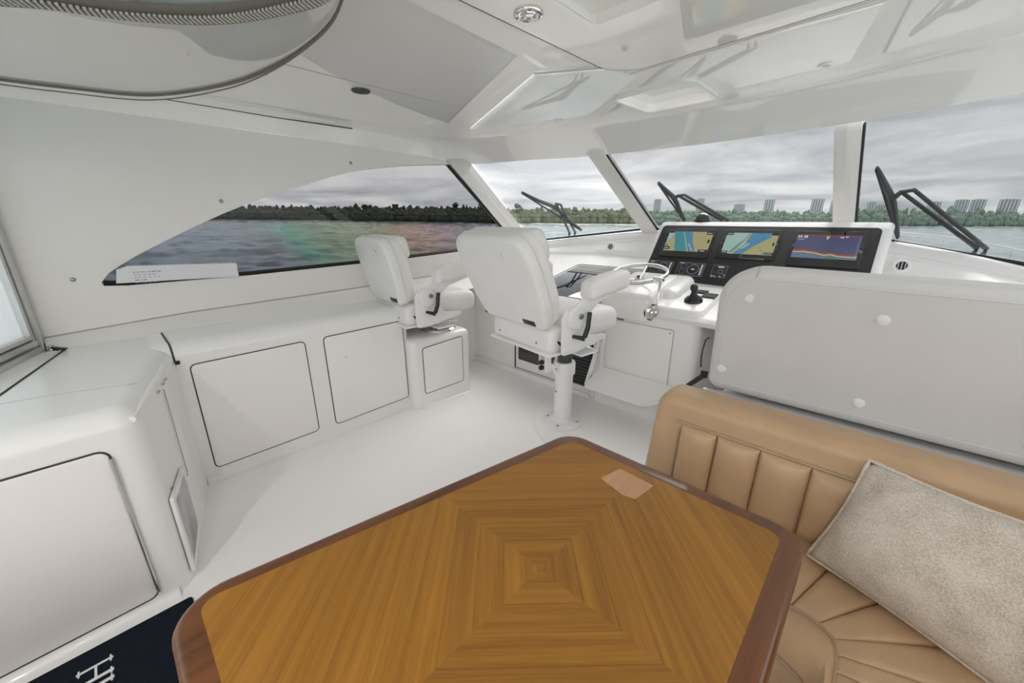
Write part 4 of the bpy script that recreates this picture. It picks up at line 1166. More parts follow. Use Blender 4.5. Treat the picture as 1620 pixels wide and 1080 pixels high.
        ARM = rpoly([(-.325, .92), (-.23, .86), (-.08, .985), (.14, 1.045), (.14, 1.08), (-.16, 1.06), (-.26, 1.0)], [.03, .05, .05, .01, .01, .05, .05], 5)
        obj('arm_bracket', pillow(ARM, MS_ @ Matrix.Translation((0, 0, .318)), .012, r=.004, seg=2), 'white_metal', t, **K)
        def aw(q): return (q.x, q.y, q.z + .12 * (q.y + .10) - .25 * max(0, -.05 - q.y) ** 2)
        obj('armrest', rbox((s * .335, -.03, 1.085), (.115, .35, .112), .034, TS, crown=(.004, 0, .006), warp=aw), 'vinyl_white', t, **K)
        obj('recline_strut', tube([T(s * .255, -.395, .815), T(s * .275, -.31, .745)], [.013, .010], 10), 'plastic_black', t, **K)
        obj('strut_rod', tube([T(s * .275, -.31, .745), T(s * .285, -.24, .700)], .006, 8), 'bolt', t, **K)
    # adjuster below the seat
    bm = bmesh.new(); add_box(bm, (.175, -.33, .63), (.012, .05, .15), TS, .004, 1); add_box(bm, (.12, -.33, .63), (.012, .05, .14), TS, .004, 1)
    if S < .2:
        obj('adjuster_bracket', bm, 'white_metal', t, **K)
        for z, y in ((.62, -.36), (.585, -.36)): obj('adjuster_knob', lathe([(0, -.015), (.014, -.012), (.016, 0), (.014, .012), (0, .015)], 12, axis_m(T(.148, y, z), (0, 1, 0))), 'plastic_black', t, **K)
        obj('slide_latch', tube([T(.12, .05, .645), T(.17, .12, .60)], .010, 10), 'chrome', t, **K)
        obj('latch_handle', tube([T(.145, .125, .603), T(.195, .115, .597)], .008, 10), 'chrome', t, **K)
    else: bm.free()
    return t
ch1 = helm_chair('larger white helm chair on a tall white pedestal, right of the companion chair', (-1.515, 2.12, .026), math.radians(-8), .026)
ch2 = helm_chair('smaller looking white companion chair on the low plinth by the arched window', (-2.675, 1.88, .575), math.radians(-5), .575, (1,), -.42, .10, .86, .83)

# ================================================================== dashboard under the windscreen
SILL = [(-3.24, 3.755, 1.196), (-2.6, 3.835, 1.275), (-1.91, 3.945, 1.350), (-1.755, 3.95, 1.355), (-1.0, 3.955, 1.354), (-.36, 3.95, 1.350), (-.235, 3.93, 1.333), (-.008, 3.855, 1.318), (.309, 3.80, 1.262), (.575, 3.78, 1.200), (.98, 3.74, 1.112)]
SILL = smooth_path(SILL, 3)
db = thing('dashboard', 'white moulded dashboard shelf running below the whole windscreen', 'dashboard', (-1.09, 3.4, .9))
def shelf_z(y): return .85 + (y - 2.63) * .2255
rows = []
for dy, dz in ((.12, -.03), (.03, -.006), (-.005, -.004), (-.03, -.012), (-.055, -.035), (-.062, -.06), (-.066, -.078), (-.085, -.084)):
    rows.append([(p.x, p.y + dy, p.z + dz) for p in SILL])
for s in (0.0, .25, .5, .75, .9, .97, 1.0):
    # from the coaming foot down the face to the cove, then the shelf
    r = []
    for p in SILL:
        y0, z0 = p.y - .085, p.z - .092; y1 = p.y - .16; z1 = shelf_z(y1) + .03
        r.append((p.x, y0 + (y1 - y0) * s, z0 + (z1 - z0) * s))
    rows.append(r)
for k in range(1, 5):
    a = PI / 2 * k / 4; r = []
    for p in SILL:
        y1 = p.y - .16; z1 = shelf_z(y1) + .03
        r.append((p.x, y1 - .05 * (1 - math.cos(a)), z1 - (.03 + .011) * math.sin(a)))
    rows.append(r)
for y in (3.2, 2.66, 2.60):
    rows.append([(p.x, y, shelf_z(y)) for p in SILL])
rows.append([(p.x, 2.585, shelf_z(2.6) - .02) for p in SILL]); rows.append([(p.x, 2.60, shelf_z(2.6) - .05) for p in SILL]); rows.append([(p.x, 2.66, shelf_z(2.6) - .05) for p in SILL])
obj('shelf', loft(rows), 'gelcoat', db, angle=50)
MSH = frame((0, 2.63, .851), (1, 0, 0), (0, 1, .2255))
LID = rpoly([(-2.30, -.02), (-1.57, -.02), (-1.57, .76), (-2.27, .76)], .012, 3)
obj('chart_lid', pillow(LID, MSH, .004, r=.002, seg=2), 'gloss_black', db)
obj('lid_front', span((-2.30, 2.578, .765), (-1.57, 2.612, .848), .004, 1), 'gloss_black', db)
obj('lid_seal', ring(inset2(LID, -.032), MSH, .006, .003), 'seam_dark', db)
def air_vent(name_label, p, n, r=.043):
    t = thing('air_outlet', name_label, 'vent', p, 0, 'round air outlets in the dashboard')
    M = axis_m(p, n)
    obj('ring', lathe([(r * .62, 0), (r * 1.05, 0), (r * 1.05, .006), (r * .9, .011), (r * .68, .010), (r * .62, .002)], 32, M), 'grey_plastic' if False else 'white_metal', t)
    obj('throat', lathe([(0, .0015), (r * .66, .0015), (r * .66, .004), (0, .004)], 24, M), 'rubber_black', t)
    for k in (-1, 0, 1):
        obj('vane', add_box(bmesh.new(), (k * r * .4, 0, .007), (.005, r * 1.25 * (1 if k == 0 else .8), .006), M, .001, 1), 'grey_plastic', t)
air_vent('round white air outlet on the dashboard left of the screens', (-2.155, 3.752, 1.190), (.10, -1, .1))
air_vent('round white air outlet on the dashboard right of the screens', (.062, 3.652, 1.166), (-.1, -1, .25))

# ================================================================== helm console
hc = thing('helm_console', 'white helm console with three chart screens in a black panel and access door', 'console', (-.85, 3.0, 0))
bm = bmesh.new()
PCN = rpoly([(-1.57, 2.60), (-.805, 2.60), (-.805, 3.5), (-1.57, 3.5)], [.05, .07, .02, .02], 6)
lv = [(PCN, 0.0)]
for k in range(6):
    a = PI / 2 * k / 5; lv.append((inset2(PCN, .03 * (1 - math.cos(a))), .855 + .03 * math.sin(a)))
R = [[bm.verts.new((x, y, h + (max(0, y - 2.60) * .20 if h > .1 else 0))) for x, y in Q] for Q, h in lv]
for A, B in zip(R, R[1:]):
    for j in range(len(PCN)): bm.faces.new((A[j], A[(j + 1) % len(PCN)], B[(j + 1) % len(PCN)], B[j]))
bm.faces.new(R[-1]); obj('body', bm, 'gelcoat', hc)
# screen housing (side profile extruded across)
SP = rpoly([(3.06, .80), (3.075, .965), (3.105, 1.0), (3.39, 1.405), (3.44, 1.44), (3.56, 1.44), (3.62, 1.40), (3.74, 1.1), (3.74, .80)], [0, .02, .02, .035, .03, .03, .03, .0, .0], 4)
bm = bmesh.new(); add_pillow(bm, SP, frame((-1.497, 0, 0), (0, 1, 0), (0, 0, 1)), 1.475, r=.03, both=True, back_r=.03, seg=5)
obj('screen_housing', bm, 'gelcoat', hc, angle=35)
UP = Vector((0, .29, .40)).normalized(); NN = Vector((0, -UP.z, UP.y))
MD = Matrix(((1, 0, NN.x, 0), (0, UP.y, NN.y, 3.10), (0, UP.z, NN.z, 1.0), (0, 0, 0, 1)))
MD = MD @ Matrix.Translation((0, 0, .005))
BPn = rpoly([(-1.463, .02), (-1.2, .0), (-.856, -.008), (-.072, -.008), (-.072, .497), (-1.453, .503)], [.01, .2, .2, .01, .03, .03], 5)
obj('black_panel', pillow(BPn, MD, .006, r=.003, seg=2), 'panel_black', hc)
def display(u0, u1, v0, v1, su0, su1, sv0, sv1):
    d = obj('display', pillow(rpoly([(u0, v0), (u1, v0), (u1, v1), (u0, v1)], .008, 2), MD @ Matrix.Translation((0, 0, .006)), .008, r=.003, seg=2), 'gloss_black', hc)
    return d, MD @ Matrix.Translation((su0, sv0, .0145)) @ Matrix.Diagonal((su1 - su0, sv1 - sv0, 1, 1))
def screen_mat(name, col, e=.22):
    mat(name, tuple(c * .4 for c in col), .25, emit=col, estr=e)
screen_mat('chart_land', (.36, .33, .16)); screen_mat('chart_teal', (.05, .24, .28)); screen_mat('chart_blue', (.07, .22, .38))
screen_mat('chart_pale', (.30, .46, .42)); screen_mat('chart_line', (.42, .42, .26)); screen_mat('sonar_blue', (.055, .065, .14)); screen_mat('sonar_red', (.26, .055, .03))
screen_mat('sonar_yellow', (.50, .45, .24)); screen_mat('sonar_mid', (.10, .16, .24)); screen_mat('ui_dark', (.012, .013, .014)); screen_mat('ui_white', (.55, .58, .58)); screen_mat('sonar_green', (.05, .2, .1))
def polys(parent, name, M, items):
    """Flat on-screen graphics: each entry (material, polygon in 0..1 screen units, layer)."""
    bm = bmesh.new(); mats = []; idx = []
    for m, P, z in items:
        if m not in mats: mats.append(m)
        f = bm.faces.new([bm.verts.new(M @ Vector((x, y, z * .0003))) for x, y in P]); f.material_index = mats.index(m)
    return obj(name, bm, mats, parent, smooth=False)
def Q(x0, y0, x1, y1): return [(x0, y0), (x1, y0), (x1, y1), (x0, y1)]
d1, m1 = display(-1.392, -1.018, .203, .467, -1.374, -1.030, .255, .438)
polys(d1, 'screen', m1, [('chart_land', Q(0, 0, 1, 1), 0),
    ('chart_teal', [(.28, 0), (.72, 0), (.50, 1), (.12, 1), (.15, .8), (.20, .5), (.24, .2)], 1), ('chart_blue', [(.62, 0), (.74, 0), (.60, .55), (.54, 1), (.44, 1), (.52, .5)], 2),
    ('chart_teal', [(0, .15), (.1, .2), (.06, .35), (0, .32)], 1), ('chart_pale', [(0, .55), (.07, .6), (.13, .85), (.1, 1), (0, 1)], 1),
    ('chart_line', [(.56, 0), (.585, 0), (.345, 1), (.33, 1)], 3), ('chart_line', [(.66, .02), (.69, .02), (.54, .42), (.51, .42)], 3), ('chart_land', [(.20, 0), (.27, 0), (.18, .45), (.14, .42)], 2),
    ('ui_dark', Q(0, .07, .14, .2), 4), ('ui_dark', Q(.80, 0, 1, .12), 4), ('ui_dark', Q(.86, .86, 1, 1), 4), ('ui_dark', Q(.93, .45, .97, .62), 4), ('ui_dark', Q(0, .92, .12, 1), 4),
    ('ui_white', Q(.02, .12, .11, .15), 5), ('ui_white', Q(.84, .04, .94, .07), 5), ('ui_white', Q(.88, .91, .97, .94), 5)])
d2, m2 = display(-.964, -.584, .216, .464, -.932, -.600, .256, .436)
polys(d2, 'screen', m2, [('chart_land', Q(0, 0, 1, 1), 0), ('chart_pale', [(0, 0), (.12, 0), (.40, .72), (.45, 1), (0, 1)], 1),
    ('chart_blue', [(.13, 0), (.42, 0), (.60, .38), (.88, .82), (.86, 1), (.46, 1), (.34, .62)], 1), ('chart_land', [(.20, .05), (.26, .03), (.42, .42), (.50, 1), (.47, 1), (.36, .55)], 2),
    ('chart_pale', [(.30, .3), (.36, .28), (.45, .55), (.40, .58)], 3), ('chart_line', [(.36, .22), (.42, .26), (.52, .50), (.48, .52)], 3), ('chart_teal', [(.50, .25), (.53, .24), (.80, .80), (.77, .82)], 3),
    ('chart_line', [(.10, 0), (.25, 0), (.25, .05), (.12, .06)], 4), ('chart_blue', [(.80, .02), (.86, .02), (.87, .14), (.82, .12)], 3),
    ('ui_dark', Q(0, 0, .13, .12), 5), ('ui_dark', Q(.86, .02, 1, .12), 5), ('ui_dark', Q(0, .88, .13, 1), 5), ('ui_dark', Q(.87, .90, 1, 1), 5), ('ui_dark', Q(.94, .42, .97, .58), 5), ('ui_dark', [(.70, .33), (.705, .33), (.79, .16), (.782, .16)], 5),
    ('ui_white', Q(.02, .05, .11, .08), 6), ('ui_white', Q(.88, .06, .98, .08), 6), ('ui_white', Q(.02, .93, .11, .96), 6)])
d3, m3 = display(-.512, -.130, .192, .462, -.492, -.154, .252, .430)
sb = [(0, .24), (.08, .23), (.16, .25), (.26, .22), (.36, .20), (.46, .15), (.52, .12), (.60, .16), (.72, .10), (.86, .09), (1, .085)]
polys(d3, 'screen', m3, [('sonar_blue', Q(0, 0, 1, 1), 0), ('sonar_red', [(x, y + .12) for x, y in sb] + [(x, y + .03) for x, y in sb[::-1]], 1),
    ('sonar_yellow', [(x, y + .045) for x, y in sb] + [(x, y) for x, y in sb[::-1]], 2), ('sonar_mid', [(x, y) for x, y in sb] + [(1, 0), (0, 0)], 1), ('sonar_green', [(.55, .02), (.7, .02), (.70, .10), (.6, .14)], 3),
    ('sonar_red', Q(0, .955, 1, 1), 1), ('sonar_yellow', [(.47, .95), (.53, .95), (.50, .80), (.485, .80)], 2), ('ui_dark', Q(0, -.06, 1, .0), 2)]
    + [('ui_white', Q(x, .86, x + .025, .97), 3) for x in (.02, .06, .12, .15)] + [('ui_white', Q(.02, .78, .13, .80), 3), ('ui_white', Q(.68, .88, .74, .93), 3), ('ui_white', Q(.76, .91, .80, .95), 3)]
    + [('ui_white', Q(.965, .15 + k * .09, .985, .165 + k * .09), 3) for k in range(9)])
def gauge(u0, u1, v0, v1, kind):
    Mg = MD @ Matrix.Translation((0, 0, .006))
    g = obj('gauge', pillow(rpoly([(u0, v0), (u1, v0), (u1, v1), (u0, v1)], .006, 2), Mg, .007, r=.002, seg=2), 'gloss_black', hc)
    obj('gauge_trim', ring(rpoly([(u0, v0), (u1, v0), (u1, v1), (u0, v1)], .006, 2), Mg, .002, .0075), 'mid_grey', g)
    w, h = u1 - u0, v1 - v0
    Ms = Mg @ Matrix.Translation((u0, v0, .0075)) @ Matrix.Diagonal((w, h, 1, 1))
    it = []
    if kind == 0:
        it += [('ui_white', Q(.86, .10 + k * .165, .93, .22 + k * .165), 1) for k in range(5)]
        def ring_(cx, cy, r):
            n = 20; rx, ry = r * h / w, r
            for k in range(n):
                a, b = 2 * PI * k / n, 2 * PI * (k + 1) / n
                it.append(('sonar_mid', [(cx + rx * math.cos(a), cy + ry * math.sin(a)), (cx + rx * math.cos(b), cy + ry * math.sin(b)), (cx + rx * .88 * math.cos(b), cy + ry * .88 * math.sin(b)), (cx + rx * .88 * math.cos(a), cy + ry * .88 * math.sin(a))], 1))
        ring_(.60, .5, .40); ring_(.22, .72, .2); ring_(.22, .28, .2)
        it += [('ui_white', Q(.54, .46, .66, .54), 2), ('ui_white', Q(.05, .92, .2, .96), 2)]
    else:
        it += [('ui_white', Q(.36, .80, .74, .90), 1), ('ui_white', Q(.08, .03, .18, .12), 1), ('ui_white', Q(.27, .04, .35, .11), 1), ('ui_white', Q(.62, .05, .70, .12), 1), ('sonar_mid', Q(.45, .30, .75, .62), 1), ('ui_dark', Q(.49, .35, .71, .57), 2)]
    polys(g, 'gauge_face', Ms, it)
gauge(-1.445, -1.245, .052, .156, 0); gauge(-1.205, -1.004, .046, .158, 0); gauge(-.948, -.846, .052, .154, 1)
obj('key_switch', lathe([(0, 0), (.008, 0), (.008, .012), (0, .014)], 12, axis_m((-.0195, 3.50, 1.33), (1, 0, 0))), 'plastic_black', hc)
# binnacle under the wheel
def bw(q): return (q.x, q.y, q.z + max(0, q.y - 2.58) * .22 - max(0, q.x + 1.25) * .0)
obj('binnacle', rbox((-1.335, 2.83, .845), (.40, .52, .20), .05, crown=(0, 0, .015), warp=bw), 'gelcoat', hc)
obj('binnacle_cheek', rbox((-1.165, 2.98, .885), (.27, .46, .15), .072, warp=lambda q: (q.x, q.y, q.z + max(0, q.y - 2.7) * .2)), 'gelcoat', hc)
obj('drawer_slot', box((-1.375, 2.598, .752), (.075, .012, .012), I4, .003, 1), 'plastic_black', hc)
# access door
MF = frame((0, 2.599, 0), (1, 0, 0), (0, 0, 1))
ad = obj('access_door', pillow(rpoly([(-1.52, .26), (-.965, .26), (-.965, .735), (-1.52, .735)], .012, 3), MF, .007, r=.003, seg=2), 'door_white', hc)
obj('door_gap_ring', ring(rpoly([(-1.524, .256), (-.961, .256), (-.961, .739), (-1.524, .739)], .014, 3), MF, .004, .003), 'seam_grey', hc)
for x, z in ((-.985, .715), (-1.50, .715)): obj('door_screw', lathe([(0, 0), (.006, 0), (.005, .002), (0, .0025)], 10, axis_m((x, 2.592, z), (0, -1, 0))), 'bolt', ad)
# fold-down footrest
FRP = rpoly([(-1.49, 0), (-.92, 0), (-.92, .14), (-1.02, .24), (-1.49, .24)], [.01, .01, .06, .08, .02], 5)
MFR = frame((0, 2.59, .315), (1, 0, 0), (0, -.24, -.085))
obj('footrest', pillow(FRP, MFR, -.03, r=0), 'gelcoat', hc)
obj('footrest_lip', tube([MFR @ Vector((x, y + .0, -.006)) for x, y in FRP], .012, 8, closed=True), 'gelcoat', hc)
obj('footrest_strut', bar((-1.505, 2.585, .62), (-1.505, 2.40, .235), .045, .012, (1, 0, 0)), 'white_metal', hc)
obj('footrest_strut', bar((-1.48, 2.575, .62), (-1.48, 2.56, .33), .03, .02, (1, 0, 0)), 'white_metal', hc)
obj('strut_bolt', lathe([(0, 0), (.012, 0), (.012, .008), (0, .010)], 12, axis_m((-1.497, 2.385, .245), (.6, -.8, 0))), 'bolt', hc)
# wheel
WC = Vector((-1.347, 2.78, 1.072)); WN = Vector((0, -math.sin(math.radians(13)), math.cos(math.radians(13)))); MWh = axis_m(WC, WN)
sw_ = bpy.data.objects.new('steering_wheel', None)
bm = tube([MWh @ Vector((.205 * math.cos(2 * PI * k / 48), .205 * math.sin(2 * PI * k / 48), 0)) for k in range(48)], .0145, 12, closed=True)
wh = obj('steering_wheel', bm, 'steel', hc)
for a in (-.4, 1.7, 3.8):
    obj('spoke', tube([MWh @ Vector((.03 * math.cos(a), .03 * math.sin(a), -.045)), MWh @ Vector((.10 * math.cos(a), .10 * math.sin(a), -.04)), MWh @ Vector((.2 * math.cos(a), .2 * math.sin(a), 0))], .007, 8), 'steel', wh)
obj('wheel_hub', lathe([(0, -.075), (.032, -.075), (.034, -.045), (.022, -.03), (0, -.028)], 24, MWh), 'chrome', wh)
obj('wheel_nut', lathe([(0, -.03), (.010, -.03), (.010, -.015), (0, -.012)], 12, MWh), 'plastic_black', wh)
obj('wheel_shaft', tube([WC - WN * .07, WC - WN * .13], [.034, .042], 20), 'dark_grey', wh)
# throttle lever
th = obj('throttle_base', lathe([(0, -.03), (.050, -.03), (.050, .008), (.040, .014), (.028, .018), (.026, .045), (.020, .050), (0, .050)], 28, axis_m((-1.132, 2.605, .835), (.6, -.8, .05))), 'steel', hc)
obj('throttle_gasket', lathe([(.04, -.028), (.058, -.028), (.058, .003), (.04, .003)], 28, axis_m((-1.132, 2.605, .835), (.6, -.8, .05))), 'rubber_black', th)
obj('throttle_lever', tube(smooth_path([(-1.108, 2.572, .838), (-1.095, 2.578, .915), (-1.10, 2.60, .995), (-1.112, 2.635, 1.062)], 5), .011, 10, flat=.75), 'chrome', th)
obj('throttle_grip', tube([(-1.165, 2.645, 1.070), (-1.085, 2.628, 1.066)], [.011, .012], 10), 'chrome', th)
# joystick and switch pads
CT = lambda y: .885 + (y - 2.60) * .2
jp = Vector((-.925, 2.775, CT(2.775))); jn = Vector((0, -.2, 1))
js = obj('joystick', lathe([(0, 0), (.060, 0), (.058, .014), (.045, .030), (.026, .040), (.018, .058), (.015, .075), (0, .075)], 28, axis_m(jp, jn)), 'plastic_black', hc)
obj('joystick_knob', lathe([(0, .066), (.012, .068), (.022, .080), (.026, .096), (.022, .112), (.010, .122), (0, .123)], 20, axis_m(jp, jn)), 'plastic_black', js)
for (x, y) in ((-.885, 3.04), (-.805 - .06, 2.985)):
    pass
for (x, y, w_, h_) in ((-.945, 2.955, .10, .06), (-.862, 2.90, .09, .085)):
    obj('switch_pad', box((0, 0, 0), (w_, h_, .010), frame((x, y, CT(y) + .004), (1, 0, 0), n=(0, -.2, 1)), .003, 1), 'plastic_black', hc)

# ice drawer and black louvre in the forward bulkhead
idr = thing('drawer_fridge', 'white framed drawer with black window in the bulkhead behind the helm chair', 'drawer', (-2.2, 2.62, .08))
MI = frame((0, 2.629, 0), (1, 0, 0), (0, 0, 1))
obj('front', pillow(rpoly([(-2.455, .075), (-1.93, .075), (-1.93, .41), (-2.455, .41)], .01, 2), MI, .010, r=.003, seg=2), 'door_white', idr)
obj('window', pillow(rpoly([(-2.42, .165), (-1.98, .165), (-1.98, .345), (-2.42, .345)], .006, 2), MI @ Matrix.Translation((0, 0, .010)), .003, r=.001, seg=1), 'gloss_black', idr)
obj('seal', ring(rpoly([(-2.463, .067), (-1.922, .067), (-1.922, .418), (-2.463, .418)], .012, 2), MI, .008, .004), 'seam_dark', idr)
lvr = thing('bulkhead_vent', 'black horizontal louvre panel beside the console footrest', 'vent', (-1.76, 2.62, .1))
obj('backing', span((-1.92, 2.620, .105), (-1.60, 2.629, .56), .003, 1), 'plastic_black', lvr)
for k in range(15):
    obj('slat', add_box(bmesh.new(), (0, 0, 0), (.30, .018, .012), Matrix.Translation((-1.76, 2.612, .125 + k * .029)) @ Matrix.Rotation(.6, 4, 'X'), .002, 1), 'dark_grey', lvr)
struct('trim_9', span((-3.05, 2.60, .0), (-1.60, 2.63, .055), .008, 2), 'gelcoat')
struct('trim_10', span((-2.475, 2.622, .06), (-2.468, 2.634, .83)), 'seam_dark')

# small round fan on the side wall beyond the companion chair
fn = thing('cabin_fan', 'small grey three spoked fan on the side wall beyond the companion chair', 'fan', (-3.0, 2.2, .85))
MFn = axis_m((-2.985, 2.18, .865), (.85, -.5, .1))
obj('mount', lathe([(0, -.05), (.03, -.05), (.03, -.02), (.055, 0), (.055, .006), (0, .006)], 24, MFn), 'grey_plastic', fn)
obj('hub', lathe([(0, .006), (.016, .006), (.014, .02), (0, .022)], 16, MFn), 'white_metal', fn)
for a in (.5, 2.6, 4.7): obj('spoke', add_box(bmesh.new(), (.033, 0, .009), (.045, .010, .006), MFn @ Matrix.Rotation(a, 4, 'Z'), .002, 1), 'white_metal', fn)

# compass on top of the screen housing
cp = thing('compass', 'black domed compass on top of the screen housing', 'compass', (-1.185, 3.50, 1.44))
obj('base', lathe([(0, 0), (.066, 0), (.066, .008), (.062, .014), (0, .014)], 32, Matrix.Translation((-1.185, 3.50, 1.438))), 'plastic_black', cp)
obj('dome', lathe([(.060, .0)] + [(.060 * math.cos(a), .062 * math.sin(a)) for a in [PI / 2 * k / 10 for k in range(1, 10)]] + [(0, .062)], 32, Matrix.Translation((-1.185, 3.50, 1.45))), 'gloss_black', cp)

# ================================================================== wipers (outside the panes)
def wiper(label, tip0, tip1, mid, elbow, pivots, n):
    n = Vector(n).normalized(); V = Vector
    t = thing('windscreen_wiper', label, 'wiper', pivots[0], 0, 'windscreen wipers')
    a, b, m = V(tip0), V(tip1), V(mid)
    obj('rubber', bar(a, b, .012, .014, n), 'rubber_black', t)
    c = (a + b) / 2; off = n * .03
    bow = smooth_path([a + n * .012, a.lerp(b, .25) + n * .032, m + n * .045, a.lerp(b, .75) + n * .032, b + n * .012], 4)
    obj('frame', tube(bow, [.008 + .014 * math.sin(PI * k / (len(bow) - 1)) for k in range(len(bow))], 8), 'wiper', t)
    e0 = V(elbow[0]) + n * .05
    obj('bracket', tube([m + n * .05, e0], [.018, .014], 8), 'wiper', t)
    for p, e in zip(pivots, elbow):
        obj('arm', tube([V(e) + n * .05, V(p) + n * .04, V(p)], [.012, .014, .014], 8), 'wiper', t)
    if len(elbow) > 1: obj('link', tube([V(elbow[0]) + n * .05, V(elbow[-1]) + n * .05], .012, 8), 'wiper', t)
    return t
VA, VB, VC = (-.170, .506, .846), (-.031, .554, .832), (.228, .555, .80)
wiper('dark wiper across the narrow left windscreen pane', (-2.861, 3.128, 1.721), (-2.598, 3.853, 1.341), (-2.71, 3.49, 1.545), [(-2.655, 3.43, 1.58), (-2.62, 3.46, 1.57)], [(-2.795, 3.889, 1.279), (-2.722, 3.899, 1.288)], VA)
wiper('dark wiper at the left of the centre windscreen pane', (-1.547, 3.394, 1.75), (-1.463, 3.858, 1.444), (-1.50, 3.63, 1.60), [(-1.455, 3.60, 1.618), (-1.402, 3.594, 1.622)], [(-1.159, 3.905, 1.42), (-1.108, 3.905, 1.42)], VB)
wiper('dark grey wiper with long double arm on the right hand pane', (-.178, 3.399, 1.752), (.004, 3.93, 1.33), (-.085, 3.662, 1.545), [(-.05, 3.59, 1.585), (.005, 3.556, 1.592)], [(.375, 3.885, 1.25), (.416, 3.883, 1.247)], VC)

# foredeck and bow rail
fd = obj('foredeck', add_poly_holes(bmesh.new(), rpoly([(-3.3, 4.0), (1.1, 4.0), (1.2, 7.5), (.6, 10.5), (XM, 12.8), (-2.8, 10.5), (-3.4, 7.5)], .3, 4), [], frame((0, 0, .05), (1, 0, 0), (0, 1, 0)), .1), 'gelcoat', smooth=False)
tag(fd, 'white foredeck outside ahead of the windscreen', 'deck')
br = thing('bow_rail', 'white bow rail outside the right hand windscreen pane', 'railing', (.5, 8, .15))
obj('top_rail', tube(smooth_path([(-1.2, 9.6, 1.36), (-.5, 8.6, 1.32), (-.007, 8.0, 1.284), (.441, 8.0, 1.234), (.681, 8.0, 1.194), (1.058, 8.0, 1.112), (1.4, 7.9, 1.02)], 5), .022, 10), 'rail_white', br)
for x, z in ((-.3, 1.31), (.455, 1.232), (1.08, 1.108)): obj('stanchion', tube([(x, 8.05 if x > 0 else 8.35, z), (x + .02, 8.05 if x > 0 else 8.35, .15)], .02, 10), 'rail_white', br)

# ================================================================== overhead
# rolled enclosure curtain slung under the aft end of the ceiling
FAR = smooth_path([(-2.85, -.62, 2.06), (-3.0, -.35, 2.055), (-3.03, -.13, 2.05), (-3.02, .05, 2.05), (-2.89, .36, 2.05), (-2.41, .57, 2.055), (-1.95, .64, 2.06), (-1.49, .64, 2.065), (-1.22, .60, 2.068), (-.9, .5, 2.07), (-.6, .35, 2.072)], 6)
NEA = smooth_path([(-1.95, -.75, 1.95), (-1.80, -.45, 1.94), (-1.64, -.10, 1.945), (-1.56, .03, 1.948), (-1.50, .17, 1.95), (-1.37, .33, 1.952), (-1.19, .445, 1.957), (-1.05, .50, 1.965), (-.85, .45, 1.97), (-.7, .36, 2.0), (-.5, .25, 2.04)], 6)
cur = thing('enclosure_curtain', 'rolled clear vinyl curtain with big zip slung under the aft ceiling', 'curtain', (-2.2, .1, 1.95))
rows = []
for s, sag in ((0, 0), (.04, .012), (.12, .035), (.28, .055), (.5, .05), (.72, .028), (.9, .008), (1.0, 0)):
    rows.append([a.lerp(b, s) - Vector((0, 0, sag)) for a, b in zip(FAR, NEA)])
for dx, dz in ((.05, .03), (.12, .08), (.16, .14)):
    rows.append([Vector((b.x + dx * .9, b.y - dx * .5, min(b.z + dz, 2.095))) for b in NEA])
obj('roll', loft(rows), 'rolled_vinyl', cur, angle=180)
obj('welt', tube([a.lerp(b, .335) - Vector((0, 0, .0565)) for a, b in zip(FAR, NEA)], .006, 8), 'zip_tape', cur)
obj('welt', tube([a.lerp(b, .235) - Vector((0, 0, .0535)) for a, b in zip(FAR, NEA)], .0055, 8), 'zip_tape', cur)
obj('hem', loft([[a.lerp(b, t_) - Vector((0, 0, z_)) for a, b in zip(FAR, NEA)] for t_, z_ in ((.235, .0545), (.285, .0575), (.335, .058))]), 'vinyl_white', cur)
zt = []
for dx, dz in ((-.030, -.012), (.0, -.014), (.034, .004)):
    zt.append([Vector((b.x + dx * .9, b.y - dx * .5, b.z + dz - .002)) for b in NEA])
obj('zip_tape', loft(zt), 'zip_tape', cur)
bm = bmesh.new()
def resample(P, d):
    out = []; acc = 0.0
    for a, b in zip(P, P[1:]):
        L_ = (b - a).length; k = d - acc
        while k < L_: out.append((a.lerp(b, k / L_), (b - a).normalized())); k += d
        acc = (acc + L_) % d
    return out
for p, t in resample(NEA, .0120):
    s = Vector((.9, -.5, .12)).normalized(); n = t.cross(s).normalized()
    add_box(bm, (0, 0, 0), (.0062, .026, .006), frame(p - Vector((0, 0, .017)) + s * .004, t, n=n))
obj('zip_teeth', bm, 'zip_tooth', cur, smooth=False, kind='stuff')
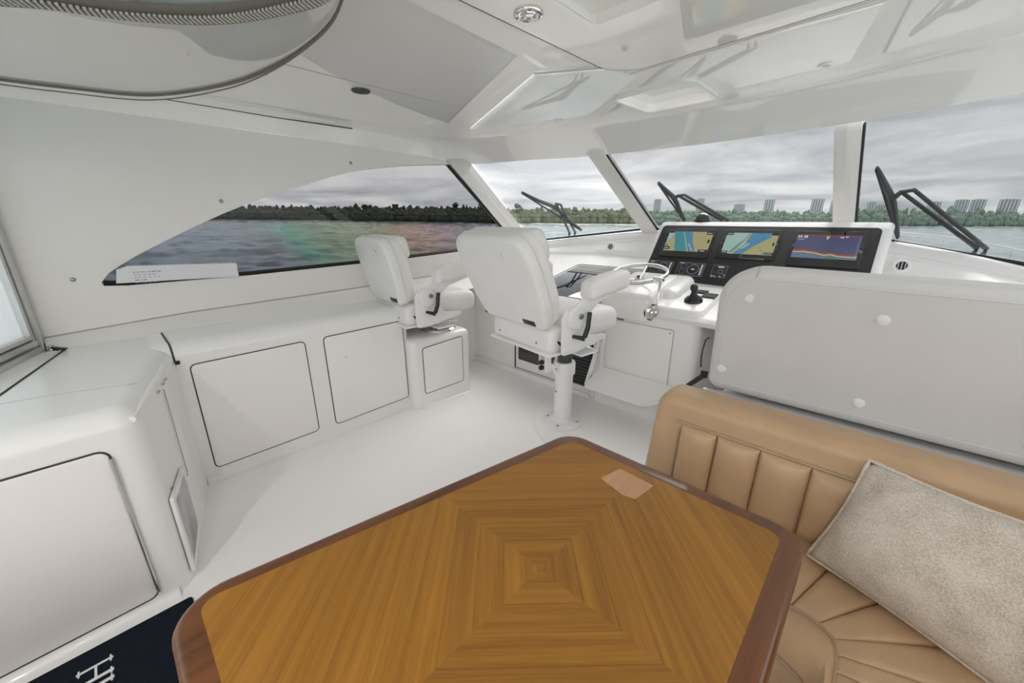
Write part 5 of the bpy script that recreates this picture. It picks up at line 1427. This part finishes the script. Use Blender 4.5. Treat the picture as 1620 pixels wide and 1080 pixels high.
# lamps in the ceiling
def downlight(label, x, y, z, r, lens, ringm='chrome', grp='ceiling lamps', watts=0.0):
    t = thing('ceiling_lamp', label, 'lamp', (x, y, z), 0, grp)
    M = Matrix.Translation((x, y, z)) @ Matrix.Rotation(PI, 4, 'X')
    obj('bezel', lathe([(r * .70, 0), (r, 0), (r, .003), (r * .93, .007), (r * .80, .008), (r * .70, .004)], 32, M), ringm, t)
    if lens == 'eye':
        obj('lens', lathe([(0, .0005), (r * .72, .0005), (r * .72, .002), (0, .002)], 24, M), 'plastic_black', t)
        obj('eyeball', lathe([(r * .32, .002), (r * .62, .003), (r * .58, .009), (r * .40, .011), (r * .32, .006)], 24, M @ Matrix.Translation((r * .08, 0, 0))), 'chrome' if ringm == 'chrome' else 'dark_grey', t)
    if watts > 0:
        ld = bpy.data.lights.new('fill_lamp_light', 'AREA'); ld.shape = 'DISK'; ld.size = r * 1.3; ld.energy = watts; ld.color = (1.0, .96, .925)
        lo = bpy.data.objects.new('fill_lamp_light', ld); C.objects.link(lo); lo.parent = t; lo.location = (0, 0, -.016)
    if lens != 'eye': obj('lens', lathe([(0, .001), (r * .72, .001), (r * .5, .004), (0, .005)], 24, M), lens, t)
    return t
downlight('round chrome eyeball lamp on the ceiling hatch frame', -.985, 1.105, 2.074, .047, 'eye')
downlight('dark rimmed recessed lamp on the ceiling near the arched window', -2.18, 1.135, 2.0995, .048, 'eye', 'dark_grey')
for (x, y), lb in zip(((-2.49, 1.78), (-1.82, 2.35), (-.38, 2.37)), ('small flush grey lamp in the ceiling over the companion chair', 'small flush grey lamp in the ceiling above the narrow windscreen pane', 'small flush grey lamp in the ceiling right of the recessed tray')):
    downlight(lb, x, y, 2.0995, .026, 'lens_grey', 'white_metal')

# added unseen fill lamps in the aft ceiling, there to brighten the cabin
for x, y, z, w, lb in ((.25, -.75, 2.0995, 3.8, 'added unseen fill lamp in the aft ceiling to starboard'),
                       (-.85, -.95, 2.0995, 3.4, 'added unseen fill lamp in the aft ceiling near the centre line')):
    downlight(lb, x, y, z, .045, 'fill_lamp_lens', 'white_metal', watts=w)
